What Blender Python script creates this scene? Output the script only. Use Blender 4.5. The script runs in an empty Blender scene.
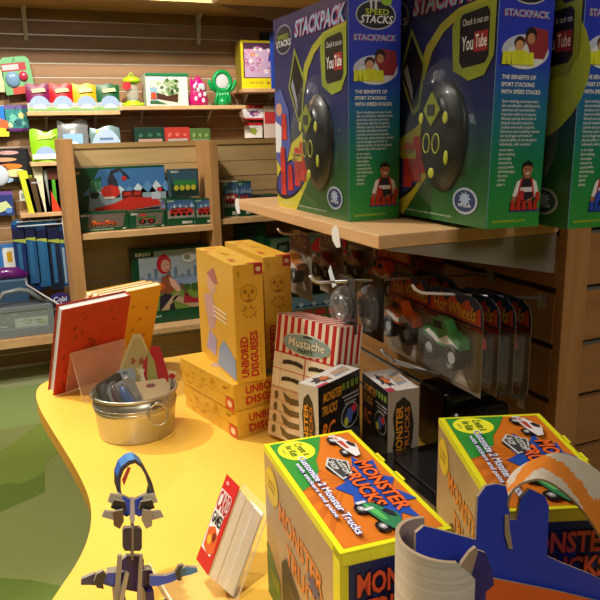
import bpy, math, random
from math import sin, cos, pi, radians as R, sqrt, tan, atan2
from mathutils import Vector as V, Matrix
random.seed(7)
SC = bpy.context.scene
COL = SC.collection

# ---------------------------------------------------------------- camera frame
FP = 700.0; PITCH = R(13.65); ROLL = R(1.3); YAW = R(23); CZ = 1.37
f_ = V((sin(YAW)*cos(PITCH), cos(YAW)*cos(PITCH), -sin(PITCH)))
r0 = V((cos(YAW), -sin(YAW), 0)); u0 = V((sin(YAW)*sin(PITCH), cos(YAW)*sin(PITCH), cos(PITCH)))
r_ = r0*cos(ROLL) - u0*sin(ROLL); u_ = r0*sin(ROLL) + u0*cos(ROLL)
def at(px, py, X=None, Y=None, Z=None):
    d = f_ + r_*((px-300)/FP) + u_*((300-py)/FP)
    t = X/d.x if X is not None else (Y/d.y if Y is not None else (Z-CZ)/d.z)
    return V((d.x*t, d.y*t, CZ+d.z*t))
cd = bpy.data.cameras.new('camera'); cam = bpy.data.objects.new('camera', cd); COL.objects.link(cam)
cd.sensor_width = 36; cd.lens = 36*FP/600; cd.clip_start = .02
mw = Matrix((r_, u_, -f_)).transposed().to_4x4(); mw.translation = V((0, 0, CZ)); cam.matrix_world = mw
SC.camera = cam

# ---------------------------------------------------------------- materials
MATS = {}
def lin(h):
    if not isinstance(h, str): return h
    h = h.lstrip('#'); c = [int(h[i:i+2], 16)/255 for i in (0, 2, 4)]
    return tuple((x/12.92 if x <= .04045 else ((x+.055)/1.055)**2.4) for x in c)
def mat(col, rough=.5, metal=0, alpha=1, var=.12, scale=40, grad=None, trans=0, coat=0, bump=0, emit=0):
    key = (col, rough, metal, alpha, var, scale, grad, trans, coat, bump, emit)
    if key in MATS: return MATS[key]
    m = bpy.data.materials.new('surface'); m.use_nodes = True; nt = m.node_tree; N = nt.nodes; L = nt.links
    b = N['Principled BSDF']; b.inputs['Roughness'].default_value = rough; b.inputs['Metallic'].default_value = metal
    b.inputs['Alpha'].default_value = alpha
    b.inputs['Coat Weight'].default_value = coat; b.inputs['Coat Roughness'].default_value = .12
    if trans: b.inputs['Transmission Weight'].default_value = trans
    tc = N.new('ShaderNodeTexCoord'); nz = N.new('ShaderNodeTexNoise'); nz.inputs['Scale'].default_value = scale
    L.new(tc.outputs['Object'], nz.inputs['Vector'])
    c = lin(col)
    mr = N.new('ShaderNodeMapRange'); mr.inputs['To Min'].default_value = 1-var; mr.inputs['To Max'].default_value = 1+var
    L.new(nz.outputs['Fac'], mr.inputs['Value'])
    mx = N.new('ShaderNodeVectorMath'); mx.operation = 'SCALE'
    if grad:      # printed colour gradient along local z: ((z, hex), ...)
        sp = N.new('ShaderNodeSeparateXYZ'); L.new(tc.outputs['Object'], sp.inputs[0])
        g = N.new('ShaderNodeMapRange'); g.inputs['From Min'].default_value = grad[0][0]; g.inputs['From Max'].default_value = grad[-1][0]
        L.new(sp.outputs['Z'], g.inputs['Value'])
        cr = N.new('ShaderNodeValToRGB'); e = cr.color_ramp.elements
        z0, z1 = grad[0][0], grad[-1][0]
        e[0].color = (*lin(grad[0][1]), 1); e[1].color = (*lin(grad[-1][1]), 1)
        for z, h in grad[1:-1]:
            q = e.new((z-z0)/(z1-z0)); q.color = (*lin(h), 1)
        L.new(g.outputs[0], cr.inputs[0]); L.new(cr.outputs[0], mx.inputs[0])
    else: mx.inputs[0].default_value = c
    L.new(mr.outputs[0], mx.inputs['Scale']); L.new(mx.outputs[0], b.inputs['Base Color'])
    if bump:
        bp = N.new('ShaderNodeBump'); bp.inputs['Strength'].default_value = bump; bp.inputs['Distance'].default_value = .002
        L.new(nz.outputs['Fac'], bp.inputs['Height']); L.new(bp.outputs[0], b.inputs['Normal'])
    if emit:
        b.inputs['Emission Color'].default_value = (*c, 1); b.inputs['Emission Strength'].default_value = emit
    MATS[key] = m; return m
def wood(c1, c2, rough=.45, sc=(30, 3, 3), key='w'):
    k = (c1, c2, rough, sc)
    if k in MATS: return MATS[k]
    m = bpy.data.materials.new('wood_veneer'); m.use_nodes = True; nt = m.node_tree; N = nt.nodes; L = nt.links
    b = N['Principled BSDF']; b.inputs['Roughness'].default_value = rough
    tc = N.new('ShaderNodeTexCoord'); mp = N.new('ShaderNodeMapping'); mp.inputs['Scale'].default_value = sc
    nz = N.new('ShaderNodeTexNoise'); nz.inputs['Scale'].default_value = 2.2; nz.inputs['Detail'].default_value = 5; nz.inputs['Distortion'].default_value = .6
    cr = N.new('ShaderNodeValToRGB'); cr.color_ramp.elements[0].position = .35; cr.color_ramp.elements[1].position = .68
    cr.color_ramp.elements[0].color = (*lin(c1), 1); cr.color_ramp.elements[1].color = (*lin(c2), 1)
    L.new(tc.outputs['Object'], mp.inputs[0]); L.new(mp.outputs[0], nz.inputs['Vector']); L.new(nz.outputs['Fac'], cr.inputs[0]); L.new(cr.outputs[0], b.inputs['Base Color'])
    MATS[k] = m; return m
def P(h, rough=.38): return mat(h, rough, var=.06)      # printed card
def clear(tint='#ffffff', a=.16, rough=.08): return mat(tint, rough, alpha=a, var=.02, coat=.6)
WOODX = wood('#ab7d4c', '#c0925d', sc=(1.2, 14, 14))     # grain along X
WOODY = wood('#ab7d4c', '#c0925d', sc=(14, 1.2, 14))
WOODZ = wood('#a87a48', '#ba8a55', sc=(14, 14, 1.2))
SHELF = wood('#cfa373', '#dcb483', sc=(12, 1.3, 12))
SLAT = wood('#8d6a48', '#9f7b57', sc=(1.2, 9, 9))
STEEL = mat('#b9bcc0', .35, .9, var=.05)
ALU = mat('#c4c2bb', .4, .6, var=.06)
GREYMET = mat('#8d8579', .55, .2, var=.05)
WHITEP = mat('#eef0f4', .35, var=.03)

# ---------------------------------------------------------------- text
TXT = {}
def glyphs(s, bold=0.0, lines=1.0):
    k = (s, bold, lines)
    if k in TXT: return TXT[k]
    c = bpy.data.curves.new('lettering', 'FONT'); c.body = s; c.offset = bold; c.resolution_u = 2; c.space_line = lines
    o = bpy.data.objects.new('lettering', c); me = o.to_mesh()
    vs = [(v.co.x, v.co.y) for v in me.vertices]; fs = [tuple(p.vertices) for p in me.polygons]
    o.to_mesh_clear(); bpy.data.objects.remove(o); bpy.data.curves.remove(c)
    x0 = min(v[0] for v in vs); x1 = max(v[0] for v in vs); y0 = min(v[1] for v in vs); y1 = max(v[1] for v in vs)
    vs = [((x-x0)/(x1-x0), (y-y0)/(y1-y0)) for x, y in vs]
    TXT[k] = (vs, fs); return TXT[k]

# ---------------------------------------------------------------- mesh builder
class MB:
    def __init__(s): s.v = []; s.f = []; s.m = []; s.mats = []; s.sm = []
    def mi(s, m):
        if isinstance(m, str): m = P(m)
        if m not in s.mats: s.mats.append(m)
        return s.mats.index(m)
    def add(s, vs, fs, m, smooth=False):
        n = len(s.v); s.v += [V(p) for p in vs]; i = s.mi(m)
        for q in fs: s.f.append([n+a for a in q]); s.m.append(i); s.sm.append(smooth)
        return s
    def poly(s, pts, m): return s.add(pts, [list(range(len(pts)))], m)
    def box(s, x0, x1, y0, y1, z0, z1, m, M=None, **fm):
        vs = [(x, y, z) for z in (z0, z1) for y in (y0, y1) for x in (x0, x1)]
        if M: vs = [M @ V(p) for p in vs]
        F = dict(B=(0, 2, 3, 1), T=(4, 5, 7, 6), F=(0, 1, 5, 4), K=(2, 6, 7, 3), L=(0, 4, 6, 2), R=(1, 3, 7, 5))
        n = len(s.v); s.v += [V(p) for p in vs]
        for k, q in F.items(): s.f.append([n+a for a in q]); s.m.append(s.mi(fm.get(k, m))); s.sm.append(False)
        return s
    def tube(s, pts, r, m, n=8, cap=True, flat=1.0):
        pts = [V(p) for p in pts]; rs = r if isinstance(r, (list, tuple)) else [r]*len(pts)
        vs = []; up = None
        for i, p in enumerate(pts):
            d = (pts[min(i+1, len(pts)-1)]-pts[max(i-1, 0)]).normalized()
            if up is None:
                up = V((0, 0, 1)) if abs(d.z) < .9 else V((1, 0, 0))
            a = d.cross(up); a = a.normalized() if a.length > 1e-6 else V((1, 0, 0)); b = a.cross(d).normalized(); up = b
            for k in range(n):
                t = 2*pi*k/n; vs.append(p + a*cos(t)*rs[i] + b*sin(t)*rs[i]*flat)
        fs = [[i*n+k, i*n+(k+1) % n, (i+1)*n+(k+1) % n, (i+1)*n+k] for i in range(len(pts)-1) for k in range(n)]
        if cap: fs += [list(range(n))[::-1], [(len(pts)-1)*n+k for k in range(n)]]
        return s.add(vs, fs, m, True)
    def lathe(s, prof, m, n=40, c=(0, 0, 0), sx=1, sy=1, cap=True):
        vs = [(c[0]+r*cos(2*pi*k/n)*sx, c[1]+r*sin(2*pi*k/n)*sy, c[2]+z) for r, z in prof for k in range(n)]
        fs = [[i*n+k, i*n+(k+1) % n, (i+1)*n+(k+1) % n, (i+1)*n+k] for i in range(len(prof)-1) for k in range(n)]
        return s.add(vs, fs, m, True)
    def ell(s, c, rx, ry, rz, m, n=14, M=None, top=1.0, lo=-1.0):
        vs = []; K = 9
        for i in range(K):
            t = -pi/2 + pi*i/(K-1)
            for k in range(n):
                a = 2*pi*k/n; p = V((rx*cos(t)*cos(a), ry*cos(t)*sin(a), rz*sin(t)))
                if M: p = M @ p
                vs.append(V(c)+p)
        fs = [[i*n+k, i*n+(k+1) % n, (i+1)*n+(k+1) % n, (i+1)*n+k] for i in range(K-1) for k in range(n)]
        return s.add(vs, fs, m, True)
    def prism(s, pts, off, m, edge=None):
        off = V(off); a = [V(p) for p in pts]; b = [p+off for p in a]; n = len(a)
        s.add(a, [list(range(n))[::-1]], m); s.add(b, [list(range(n))], m)
        s.add(a+b, [[i, (i+1) % n, n+(i+1) % n, n+i] for i in range(n)], edge or m)
        return s
    def build(s, name, parent=None, bevel=0, world=False, loc=None, rz=0, kind=None, seg=2):
        me = bpy.data.meshes.new(name)
        vs = s.v
        if parent is not None and world: vs = [p-parent.matrix_basis.translation for p in vs]
        origin = None
        if parent is None and loc is None:
            cx = (min(p.x for p in vs)+max(p.x for p in vs))/2; cy = (min(p.y for p in vs)+max(p.y for p in vs))/2; cz = min(p.z for p in vs)
            origin = V((cx, cy, cz)); vs = [p-origin for p in vs]
        me.from_pydata([tuple(p) for p in vs], [], s.f)
        for m in s.mats: me.materials.append(m)
        me.polygons.foreach_set('material_index', s.m); me.polygons.foreach_set('use_smooth', s.sm); me.update()
        o = bpy.data.objects.new(name, me); COL.objects.link(o)
        if origin is not None: o.location = origin
        if loc is not None: o.location = loc
        o.rotation_euler.z = rz
        if parent is not None: o.parent = parent
        if bevel:
            b = o.modifiers.new('edge', 'BEVEL'); b.width = bevel; b.segments = seg; b.limit_method = 'ANGLE'; b.angle_limit = R(50)
        if kind: o['kind'] = kind
        return o
def tag(o, label=None, cat=None, group=None, kind=None):
    if label: o['label'] = label
    if cat: o['category'] = cat
    if group: o['group'] = group
    if kind: o['kind'] = kind
    return o
def thing(name, label, cat, loc=(0, 0, 0), rz=0, group=None):
    o = bpy.data.objects.new(name, None); COL.objects.link(o); o.location = loc; o.rotation_euler.z = rz
    o.empty_display_size = .05
    return tag(o, label, cat, group)
def copy_tree(o, parent=None):
    c = o.copy(); COL.objects.link(c); c.parent = parent
    for ch in [x for x in list(COL.objects) if x.parent == o]: copy_tree(ch, c)
    return c

# ---------------------------------------------------------------- flat printed art on a face
class Dec:
    def __init__(s, mb, O, U, W, eps=.0003):
        s.mb = mb; s.O = V(O); s.U = V(U); s.W = V(W); s.N = s.U.cross(s.W).normalized(); s.e = eps
    def p(s, u, w, k): return s.O + s.U*u + s.W*w + s.N*(k*s.e)
    def poly(s, pts, m, k=1): s.mb.poly([s.p(u, w, k) for u, w in pts], m); return s
    def rect(s, a, b, c, d, m, k=1): return s.poly([(a, b), (c, b), (c, d), (a, d)], m, k)
    def ell(s, cx, cy, rx, ry, m, k=1, n=18, rot=0):
        pts = []
        for i in range(n):
            t = 2*pi*i/n; x = rx*cos(t); y = ry*sin(t)
            pts.append((cx+x*cos(rot)-y*sin(rot), cy+x*sin(rot)+y*cos(rot)))
        return s.poly(pts, m, k)
    def rring(s, cx, cy, rx, ry, m1, m2, k=1, w=.85): s.ell(cx, cy, rx, ry, m1, k); return s.ell(cx, cy, rx*w, ry*w, m2, k+1)
    def star(s, cx, cy, rx, ry, m, k=1, n=9, q=.6, rnd=0):
        pts = []
        for i in range(2*n):
            t = pi*i/n; f = (1 if i % 2 == 0 else q)*(1+rnd*random.uniform(-1, 1)); pts.append((cx+rx*f*cos(t), cy+ry*f*sin(t)))
        return s.poly(pts, m, k)
    def text(s, t, a, b, c, d, m, k=2, bold=.005, out=None, ob=.045, rot=0, shear=0, lines=1.0, arc=0):
        def put(vs, fs, m, k, gx=0, gy=0):
            vv = []
            for x, y in vs:
                x = -gx + x*(1+2*gx); y = -gy + y*(1+2*gy)
                y2 = y + arc*(1-(2*x-1)**2)
                X = a+(c-a)*x + shear*y; Y = b+(d-b)*y2
                if rot:
                    mx, my = (a+c)/2, (b+d)/2
                    lu, lw = s.U.length, s.W.length
                    dx, dy = (X-mx)*lu, (Y-my)*lw
                    X = mx+(dx*cos(rot)-dy*sin(rot))/lu; Y = my+(dx*sin(rot)+dy*cos(rot))/lw
                vv.append(s.p(X, Y, k))
            s.mb.add(vv, fs, m)
        if out is not None:
            vs, fs = glyphs(t, bold+ob, lines); n = max(len(q) for q in t.split('\n'))
            put(vs, fs, out, k, ob/(n*.6), ob/1.4/(t.count('\n')+1)); k += 1
        vs, fs = glyphs(t, bold*.6, lines); put(vs, fs, m, k)
        return s
def faces(mb, w, d, h, x0=0, y0=0, z0=0):
    return dict(F=Dec(mb, (x0, y0, z0), (w, 0, 0), (0, 0, h)), L=Dec(mb, (x0, y0+d, z0), (0, -d, 0), (0, 0, h)),
                T=Dec(mb, (x0, y0, z0+h), (w, 0, 0), (0, d, 0)), R=Dec(mb, (x0+w, y0, z0), (0, d, 0), (0, 0, h)),
                TL=Dec(mb, (x0, y0+d, z0+h), (0, -d, 0), (w, 0, 0)))
def carton(name, label, cat, loc, w, d, h, base, paint=None, rz=0, group=None, bevel=.001, fm={}):
    """a closed printed carton, near-left bottom corner at loc"""
    mb = MB(); mb.box(0, w, 0, d, 0, h, base if not isinstance(base, str) else P(base), **fm)
    if paint: paint(faces(mb, w, d, h))
    return tag(mb.build(name, loc=loc, rz=rz, bevel=bevel), label, cat, group)
def line_rect(D, a, b, c, d, wu, wv, m, k=1):
    D.rect(a, b, c, b+wv, m, k); D.rect(a, d-wv, c, d, m, k); D.rect(a, b+wv, a+wu, d-wv, m, k); D.rect(c-wu, b+wv, c, d-wv, m, k)
# ================================================================ SETTING
def struct(mb, name, **k): return tag(mb.build(name, **k), kind='structure')
# carpet with its woven landscape shapes
m = MB(); CAR = lambda h: mat(h, .95, var=.22, scale=300, bump=.6)
m.box(-3, 4.5, -2.5, 4.6, -.05, 0, CAR('#8f9a5c'))
D = Dec(m, (-3, -2.5, 0), (7.5, 0, 0), (0, 7.1, 0))
def fl(pts, h, k):
    m.poly([at(px, py, Z=0)+V((0, 0, .0005*k)) for px, py in pts], CAR(h))
fl([(-40, 352), (60, 350), (90, 368), (60, 382), (-40, 392)], '#a3ab80', 1)
fl([(-40, 392), (60, 382), (95, 372), (110, 430), (45, 422), (0, 430), (-40, 440)], '#90a765', 1)
fl([(-40, 455), (0, 452), (45, 420), (68, 447), (45, 462), (45, 470), (38, 477), (30, 480), (20, 484), (10, 483), (2, 485), (-40, 487)], '#82993f', 2)
fl([(-40, 487), (2, 485), (10, 483), (20, 484), (30, 480), (38, 477), (45, 470), (45, 492), (0, 512), (-40, 525)], '#6b8434', 2)
fl([(-40, 575), (0, 578), (30, 580), (60, 586), (80, 600), (60, 640), (-40, 640)], '#6f873a', 2)
struct(m, 'floor')
struct(MB().box(-3, 4.5, -2.5, 4.6, 3.1, 3.15, mat('#d9cfbd', .9)), 'ceiling')
struct(MB().box(-3.1, -3, -2.5, 4.6, 0, 3.1, mat('#c9b08a', .8)), 'wall_left')
struct(MB().box(4.5, 4.6, -2.5, 4.6, 0, 3.1, mat('#b99c74', .8)), 'wall_right')
struct(MB().box(-3, 4.5, -2.6, -2.5, 0, 3.1, mat('#b8a98f', .8)), 'wall_front')
# far slatwall: boards with real aluminium-lined grooves
WB = 4.40
m = MB(); m.box(-3, 4.5, WB+.003, WB+.1, 0, 3.1, mat('#d9d5cb', .35, .3, var=.25, scale=3))
z = .02
while z < 3.05:
    m.box(-3, 4.5, WB, WB+.003, z, z+.070, SLAT); z += .0762
struct(m, 'wall_back')
# timber valance over the far wall, lit from the front
hz = 2.06
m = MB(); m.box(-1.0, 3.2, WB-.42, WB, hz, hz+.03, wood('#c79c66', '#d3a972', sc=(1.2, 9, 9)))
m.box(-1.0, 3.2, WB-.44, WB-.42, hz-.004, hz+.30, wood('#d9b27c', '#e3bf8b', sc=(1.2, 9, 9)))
struct(m, 'trim_1')
for i, px in enumerate((22, 196)):
    p = at(px, 18, Y=WB-.02)
    m = MB(); m.prism([(p.x, WB-.001, hz-.002), (p.x, WB-.10, hz-.002), (p.x, WB-.05, hz-.03), (p.x, WB-.012, hz-.17), (p.x, WB-.001, hz-.17)], (.022, 0, 0), mat('#c9c6bc', .5, .1))
    tag(m.build('valance_bracket'), ('pale metal bracket under the timber valance, far left corner', 'pale metal bracket under the timber valance, above the pink and green toys')[i], 'bracket', 'valance brackets')

# ================================================================ YELLOW TABLE
TT = .75
edge = [(.60, .30), (.2, .30), (.02, .32), (-.07, .42), (-.10, .56), (-.09, .70), (-.045, .82), (.0057, .909), (.0213, .938), (.0448, .979), (.0693, 1.039), (.0835, 1.104),
        (.088, 1.166), (.0837, 1.248), (.0703, 1.368), (.0507, 1.511), (.034, 1.644), (.03, 1.72), (.033, 1.79), (.055, 1.84), (.10, 1.87), (.2, 1.885), (.5, 1.90), (.60, 1.89), (.66, 1.80), (.69, 1.50), (.72, 1.30), (.80, 1.18), (.91, 1.14), (.93, 1.05), (.93, .36), (.88, .30)]
def smooth(pts, n=3):
    for _ in range(n):
        q = []
        for i in range(len(pts)):
            a, b = V(pts[i]), V(pts[(i+1) % len(pts)]); q += [a*.75+b*.25, a*.25+b*.75]
        pts = q
    return pts
es = smooth([(x, y, 0) for x, y in edge], 2)
YEL = mat('#f4c24f', .38, var=.03, scale=6, coat=.15)
tb = thing('display_table', 'large bright yellow wavy-edged display table covered with boxes and books', 'table', (.4, 1.1, 0))
m = MB(); m.prism([(p.x, p.y, TT-.035) for p in es], (0, 0, .035), YEL, mat('#c98f26', .5)); m.build('tabletop', tb, world=True, bevel=.002)
m = MB(); m.box(.25, .62, .55, 1.7, 0, TT-.036, mat('#a9772c', .6)); m.build('pedestal', tb, world=True, bevel=.004)

# ================================================================ RIGHT-HAND GONDOLA
XW, YE, YF = .94, .99, 1.80
g = thing('slatwall_gondola', 'tall wooden slatwall display stand with grooved panels at the right', 'display stand', (1.0, 1.4, 0))
m = MB(); m.box(XW+.014, XW+.05, YE, YF, 0, 2.4, mat('#3a332c', .6))
DW = wood('#8f6238', '#a17042', sc=(14, 1.2, 14))
gz = [.955+.11*k for k in range(-9, 14)]
for a, b in zip([0]+[q+.006 for q in gz], [q-.006 for q in gz]+[2.4]):
    if b > a: m.box(XW, XW+.014, YE, YF, max(a, 0), b, DW)
for q in gz:
    if q < .9: m.box(XW+.001, XW+.014, YE+.08, YF, q-.0059, q-.003, mat('#8b8e8e', .4, .6))
m.build('side_panel', g, world=True)
m = MB(); m.box(XW+.002, XW+.058, YE-.022, YE, 0, 2.4, wood('#ad7c4c', '#b98855', sc=(14, 14, 1.2))); m.build('corner_post', g, world=True, bevel=.002)
m = MB(); m.box(1.0, 2.0, YE+.006, YE+.05, 0, 2.4, mat('#2e2822', .6))
for i, (a, b) in enumerate(zip([0]+[q+.006 for q in gz], [q-.006 for q in gz]+[2.4])):
    if b > a: m.box(1.0, 2.0, YE-.008, YE+.006, max(a, 0), b, wood('#a37347', '#b28150', sc=(1.2, 14, 14)))
for q in gz:
    if q > .9: m.box(1.004, 2.0, YE-.004, YE+.006, q-.0059, q-.0005, mat('#8b8e8e', .4, .6))
m.build('end_panel', g, world=True)
SX, SZ = .562, 1.20
def shelf(z, y0, y1, name_l, th=.023, xs=SX):
    s = thing('display_shelf', name_l, 'shelf', ((xs+XW)/2, (y0+y1)/2, z-th))
    m = MB(); m.box(xs, XW, y0, y1, z-th, z, SHELF); m.build('shelf_board', s, world=True, bevel=.002)
    for yy in (y0+.004, y1-.010):
        m = MB(); m.prism([(xs+.015, yy, z-th), (xs+.02, yy, z-th-.004), (XW, yy, z-th-.078), (XW, yy, z-th)], (0, .004, 0), GREYMET)
        m.build('bracket', s, world=True)
    return s
shelf(SZ, YE, 1.74, 'pale wooden shelf holding the tall blue and green boxes')
shelf(at(250, 14, X=SX).z+.088, YE+.1, 1.86, 'upper wooden shelf seen from below above the tall blue boxes')

# tall blue / green cup-stacking boxes
BH = .405
def gradm(st, rough=.34): return mat(st[0][1], rough, grad=tuple(st), var=.05, coat=.1)
FRONT = gradm([(0, '#2a642c'), (.10, '#1c4e30'), (.20, '#1f2c62'), (BH, '#2a2a68')])  # broad-face print, darkened and dulled to carry shade and sheen in its colour
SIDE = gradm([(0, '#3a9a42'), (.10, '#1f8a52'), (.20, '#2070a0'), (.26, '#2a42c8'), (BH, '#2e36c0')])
SHIRTS = dict(red=('#c2332c', '#2b2430'), blue=('#2b52c8', '#2a2028'))
BODY = ('Sport stacking promotes hand-\neye coordination, ambidexterity,\nquickness and concentration.\nImportant skills for all sports.\nAlready used by thousands of\nphysical education teachers,\ncoaches and youth programs.\nDirectors, sport stacking reaches\nout to all ages and levels of\nphysical ability. It can be played\nindividually, with a partner')
BODY2 = 'or as a team.\nSport stacking\nencourages\neveryone to\nsucceed while\nself-challenging\nthe most\nathletic\nplayers.'
def boy(D, x, y, s, cups, shirt, k=3):
    a = lambda u, w: (x+u*s, y+w*s*.27)
    cc = SHIRTS[cups][0]
    D.poly([a(-.5, -.08), a(.5, -.08), a(.47, -.14), a(-.5, -.14)], '#2b3f9e', k)
    D.poly([a(-.26, .0), a(.26, .0), a(.32, .62), a(.12, .74), a(-.12, .74), a(-.32, .62)], shirt, k+1)
    D.poly([a(-.32, .62), a(-.16, .70), a(-.26, .22), a(-.44, .26)], '#eef0f2', k+2); D.poly([a(.32, .62), a(.16, .70), a(.28, .22), a(.46, .24)], '#eef0f2', k+2)
    D.poly([a(-.12, .74), a(-.19, .70), a(-.29, .25), a(-.24, .22)], '#c43a35', k+3); D.poly([a(.12, .74), a(.19, .70), a(.29, .25), a(.24, .22)], '#c43a35', k+3)
    D.rect(*a(-.2, .36), *a(.2, .48), '#e8e4ea', k+3)
    D.poly([a(-.42, .26), a(-.27, .24), a(-.3, .08), a(-.48, .12)], '#b0744e', k+2); D.poly([a(.44, .24), a(.28, .22), a(.02, .05), a(.06, .18)], '#b0744e', k+2)
    D.ell(*a(0, .92), .16*s, .18*s*.27, '#b67a55', k+4); D.poly([a(-.07, .8), a(.07, .8), a(.09, .7), a(-.09, .7)], '#a96f4b', k+3)
    D.poly([a(-.17, .95), a(-.16, 1.08), a(0, 1.16), a(.16, 1.08), a(.17, .95), a(.10, 1.02), a(-.10, 1.02)], '#1e1714', k+5)
    D.ell(*a(-.06, .95), .02*s, .008*s, '#221814', k+6, 8); D.ell(*a(.06, .95), .02*s, .008*s, '#221814', k+6, 8)
    D.poly([a(-.07, .85), a(.07, .85), a(.03, .81), a(-.03, .81)], '#f2ece6', k+6)
    for ux, uy, n in ((-.42, -.1, 1), (-.24, -.1, 2), (-.06, -.1, 1), (.14, -.1, 1), (.32, -.1, 1), (-.15, .16, 1), (.38, .12, 1)):
        for q in range(n):
            w0 = uy+q*.2; D.poly([a(ux-.08, w0), a(ux+.08, w0), a(ux+.055, w0+.24), a(ux-.055, w0+.24)], cc, k+7+q)
def stackbox(loc, label, cups, title_only=False, wd=.098, dome=1.0, lean=0):
    w, d, h = wd, .36, BH
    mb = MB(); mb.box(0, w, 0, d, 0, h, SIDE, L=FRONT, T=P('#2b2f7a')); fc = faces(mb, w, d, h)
    o = None
    # narrow side towards the aisle end
    D = fc['F']
    D.rect(.0, 0, .012, 1, '#7fa0c8', 1)
    D.ell(.52, .905, .38, .062, '#b9bcc8', 2, 28); D.ell(.52, .905, .355, .056, '#1b1d24', 3, 28)
    D.poly([(.40, .985), (.44, .985), (.45, .925), (.41, .925)], '#d6d9e2', 4); D.poly([(.5, .985), (.54, .985), (.53, .925), (.49, .925)], '#d6d9e2', 4); D.ell(.72, .965, .10, .02, '#8fc52f', 4)
    D.text('SPEED', .32, .905, .76, .93, '#c8d733', 5, .02); D.text('STACKS', .22, .87, .82, .903, '#f2f4fa', 5, .03, shear=.03)
    D.text('STACKPACK', .10, .797, .92, .823, '#7cc4ee', 3, .03, out='#d5477a', ob=.05)
    # family photograph vignette
    D.ell(.52, .675, .43, .062, '#c6cee8', 2, 26); D.ell(.5, .655, .36, .045, '#e7eaf0', 3, 24)
    D.poly([(.48, .72), (.62, .765), (.9, .755), (.93, .69), (.86, .65), (.62, .65), (.56, .69)], '#96303c', 4)
    D.ell(.60, .735, .10, .028, '#241a17', 5); D.ell(.60, .722, .07, .02, '#c08a68', 6)
    D.ell(.40, .705, .095, .024, '#3a2822', 5); D.ell(.40, .695, .075, .019, '#d09a76', 6)
    D.poly([(.22, .625), (.66, .625), (.60, .66), (.50, .678), (.32, .678), (.24, .66)], '#d9e02e', 7)
    for u in (.14, .22, .30, .52, .62): D.poly([(u-.05, .625), (u+.05, .625), (u+.035, .672), (u-.035, .672)], '#e3ea33', 8)
    D.text('THE BENEFITS OF', .12, .572, .74, .588, '#ffffff', 3, .03); D.text('SPORT STACKING', .12, .545, .72, .561, '#ffffff', 3, .03); D.text('WITH SPEED STACKS', .12, .518, .84, .534, '#ffffff', 3, .03)
    D.text(BODY, .15, .32, .88, .497, '#f2f6fa', 3, .008, lines=1.0); D.text(BODY2, .15, .165, .46, .312, '#f2f8f4', 3, .008)
    boy(D, .70, .085, .58, cups, '#2a2a38' if cups == 'red' else '#3a1d22')
    D.text('speedstacks.com', .1, .018, .72, .036, '#b9d63a', 3, .02)
    # broad face with the printed stacking scene (far end is u=0)
    D = fc['L']
    D.poly([(0, 0), (.30, 0), (.62, .28), (.50, .46), (.40, .40), (.1, .3), (0, .42)], '#c8c23a', 1)
    D.ell(.22, .16, .25, .10, '#191a2c', 2, 26, rot=.25); D.ell(.23, .165, .235, .085, '#3a3f8e', 3, 26, rot=.25)
    D.poly([(0, .62), (.10, .64), (.22, .52), (.24, .34), (.12, .18), (0, .26)], '#4a5aa6', 4); D.poly([(.0, .30), (.09, .30), (.1, .44), (.0, .47)], '#dfe2ea', 5)
    D.ell(.07, .53, .05, .035, '#c9977a', 6)
    for u, w, n in ((.12, .07, 4), (.23, .10, 2), (.34, .13, 3), (.42, .16, 3), (.50, .2, 3), (.15, .37, 2)):
        for q in range(n):
            c = ['#c8352f', '#b32c2a'][q % 2]; w0 = w+q*.062; D.poly([(u-.045, w0), (u+.045, w0), (u+.03, w0+.075), (u-.03, w0+.075)], c, 7+q)
    D.ell(.62, .62, .44, .30, '#a9bd38', 1, 30) if title_only else D.poly([(.40, .62), (.47, .74), (.58, .815), (.72, .86), (.99, .88), (.99, .855), (.74, .83), (.61, .78), (.52, .71), (.46, .60)], '#a9a83a', 3)
    D.ell(.17, .885, .13, .075, '#8f93a8', 4, 22); D.ell(.17, .885, .12, .067, '#23243c', 5, 22)
    D.text('SPEED', .08, .885, .25, .91, '#9fb43a', 6, .02); D.text('STACKS', .06, .85, .28, .882, '#dfe3ee', 6, .03)
    D.text('STACKPACK', .34, .875, .97, .955, '#88c0e6', 5, .03, out='#c64a7c', ob=.05, shear=.02)
    D.poly([(.68, .79), (.72, .845), (.99, .86), (.99, .66), (.93, .59), (.82, .575), (.70, .62)], '#8f9e36', 4)
    D.poly([(.74, .815), (.76, .83), (.93, .84), (.95, .82), (.955, .66), (.93, .635), (.77, .625), (.745, .65)], '#1b1a20', 5)
    D.text('Check it out on', .76, .785, .94, .81, '#e8e8ee', 6, .0)
    D.text('You', .76, .69, .845, .745, '#e8e8ee', 6, .03); D.rect(.85, .68, .945, .755, '#9e2f33', 6); D.text('Tube', .86, .695, .94, .745, '#f3eff2', 7, .03)
    D.poly([(.33, .83), (.47, .67), (.43, .48), (.37, .45), (.23, .64)], '#8c983a', 4); D.poly([(.335, .80), (.45, .66), (.415, .50), (.37, .475), (.25, .64)], '#0f1014', 5); D.poly([(.27, .645), (.30, .68), (.36, .57), (.37, .50)], '#8d919e', 6)
    D.rect(.27, .26, .42, .30, '#c3b53a', 10); D.text('TOURNAMENT\nDISPLAY', .28, .262, .41, .298, '#22223a', 11, .01)
    D.ell(.84, .10, .095, .055, '#a8b2c4', 4, 22); D.ell(.84, .10, .08, .045, '#2a3c66', 5, 22); D.star(.84, .11, .05, .03, '#9fb0cc', 6); D.text('WSSA', .79, .075, .89, .09, '#dfe6f0', 6, .01)
    D.text('ages 5-105', .08, .02, .25, .035, '#dfe6e0', 4); D.text('includes 12 cups, timer and instruction guide', .35, .02, .74, .033, '#cfdccf', 4)
    o = mb.build('stacking_game_box', loc=loc, bevel=.0012); tag(o, label, 'box', 'tall blue and green stacking game boxes')
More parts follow.
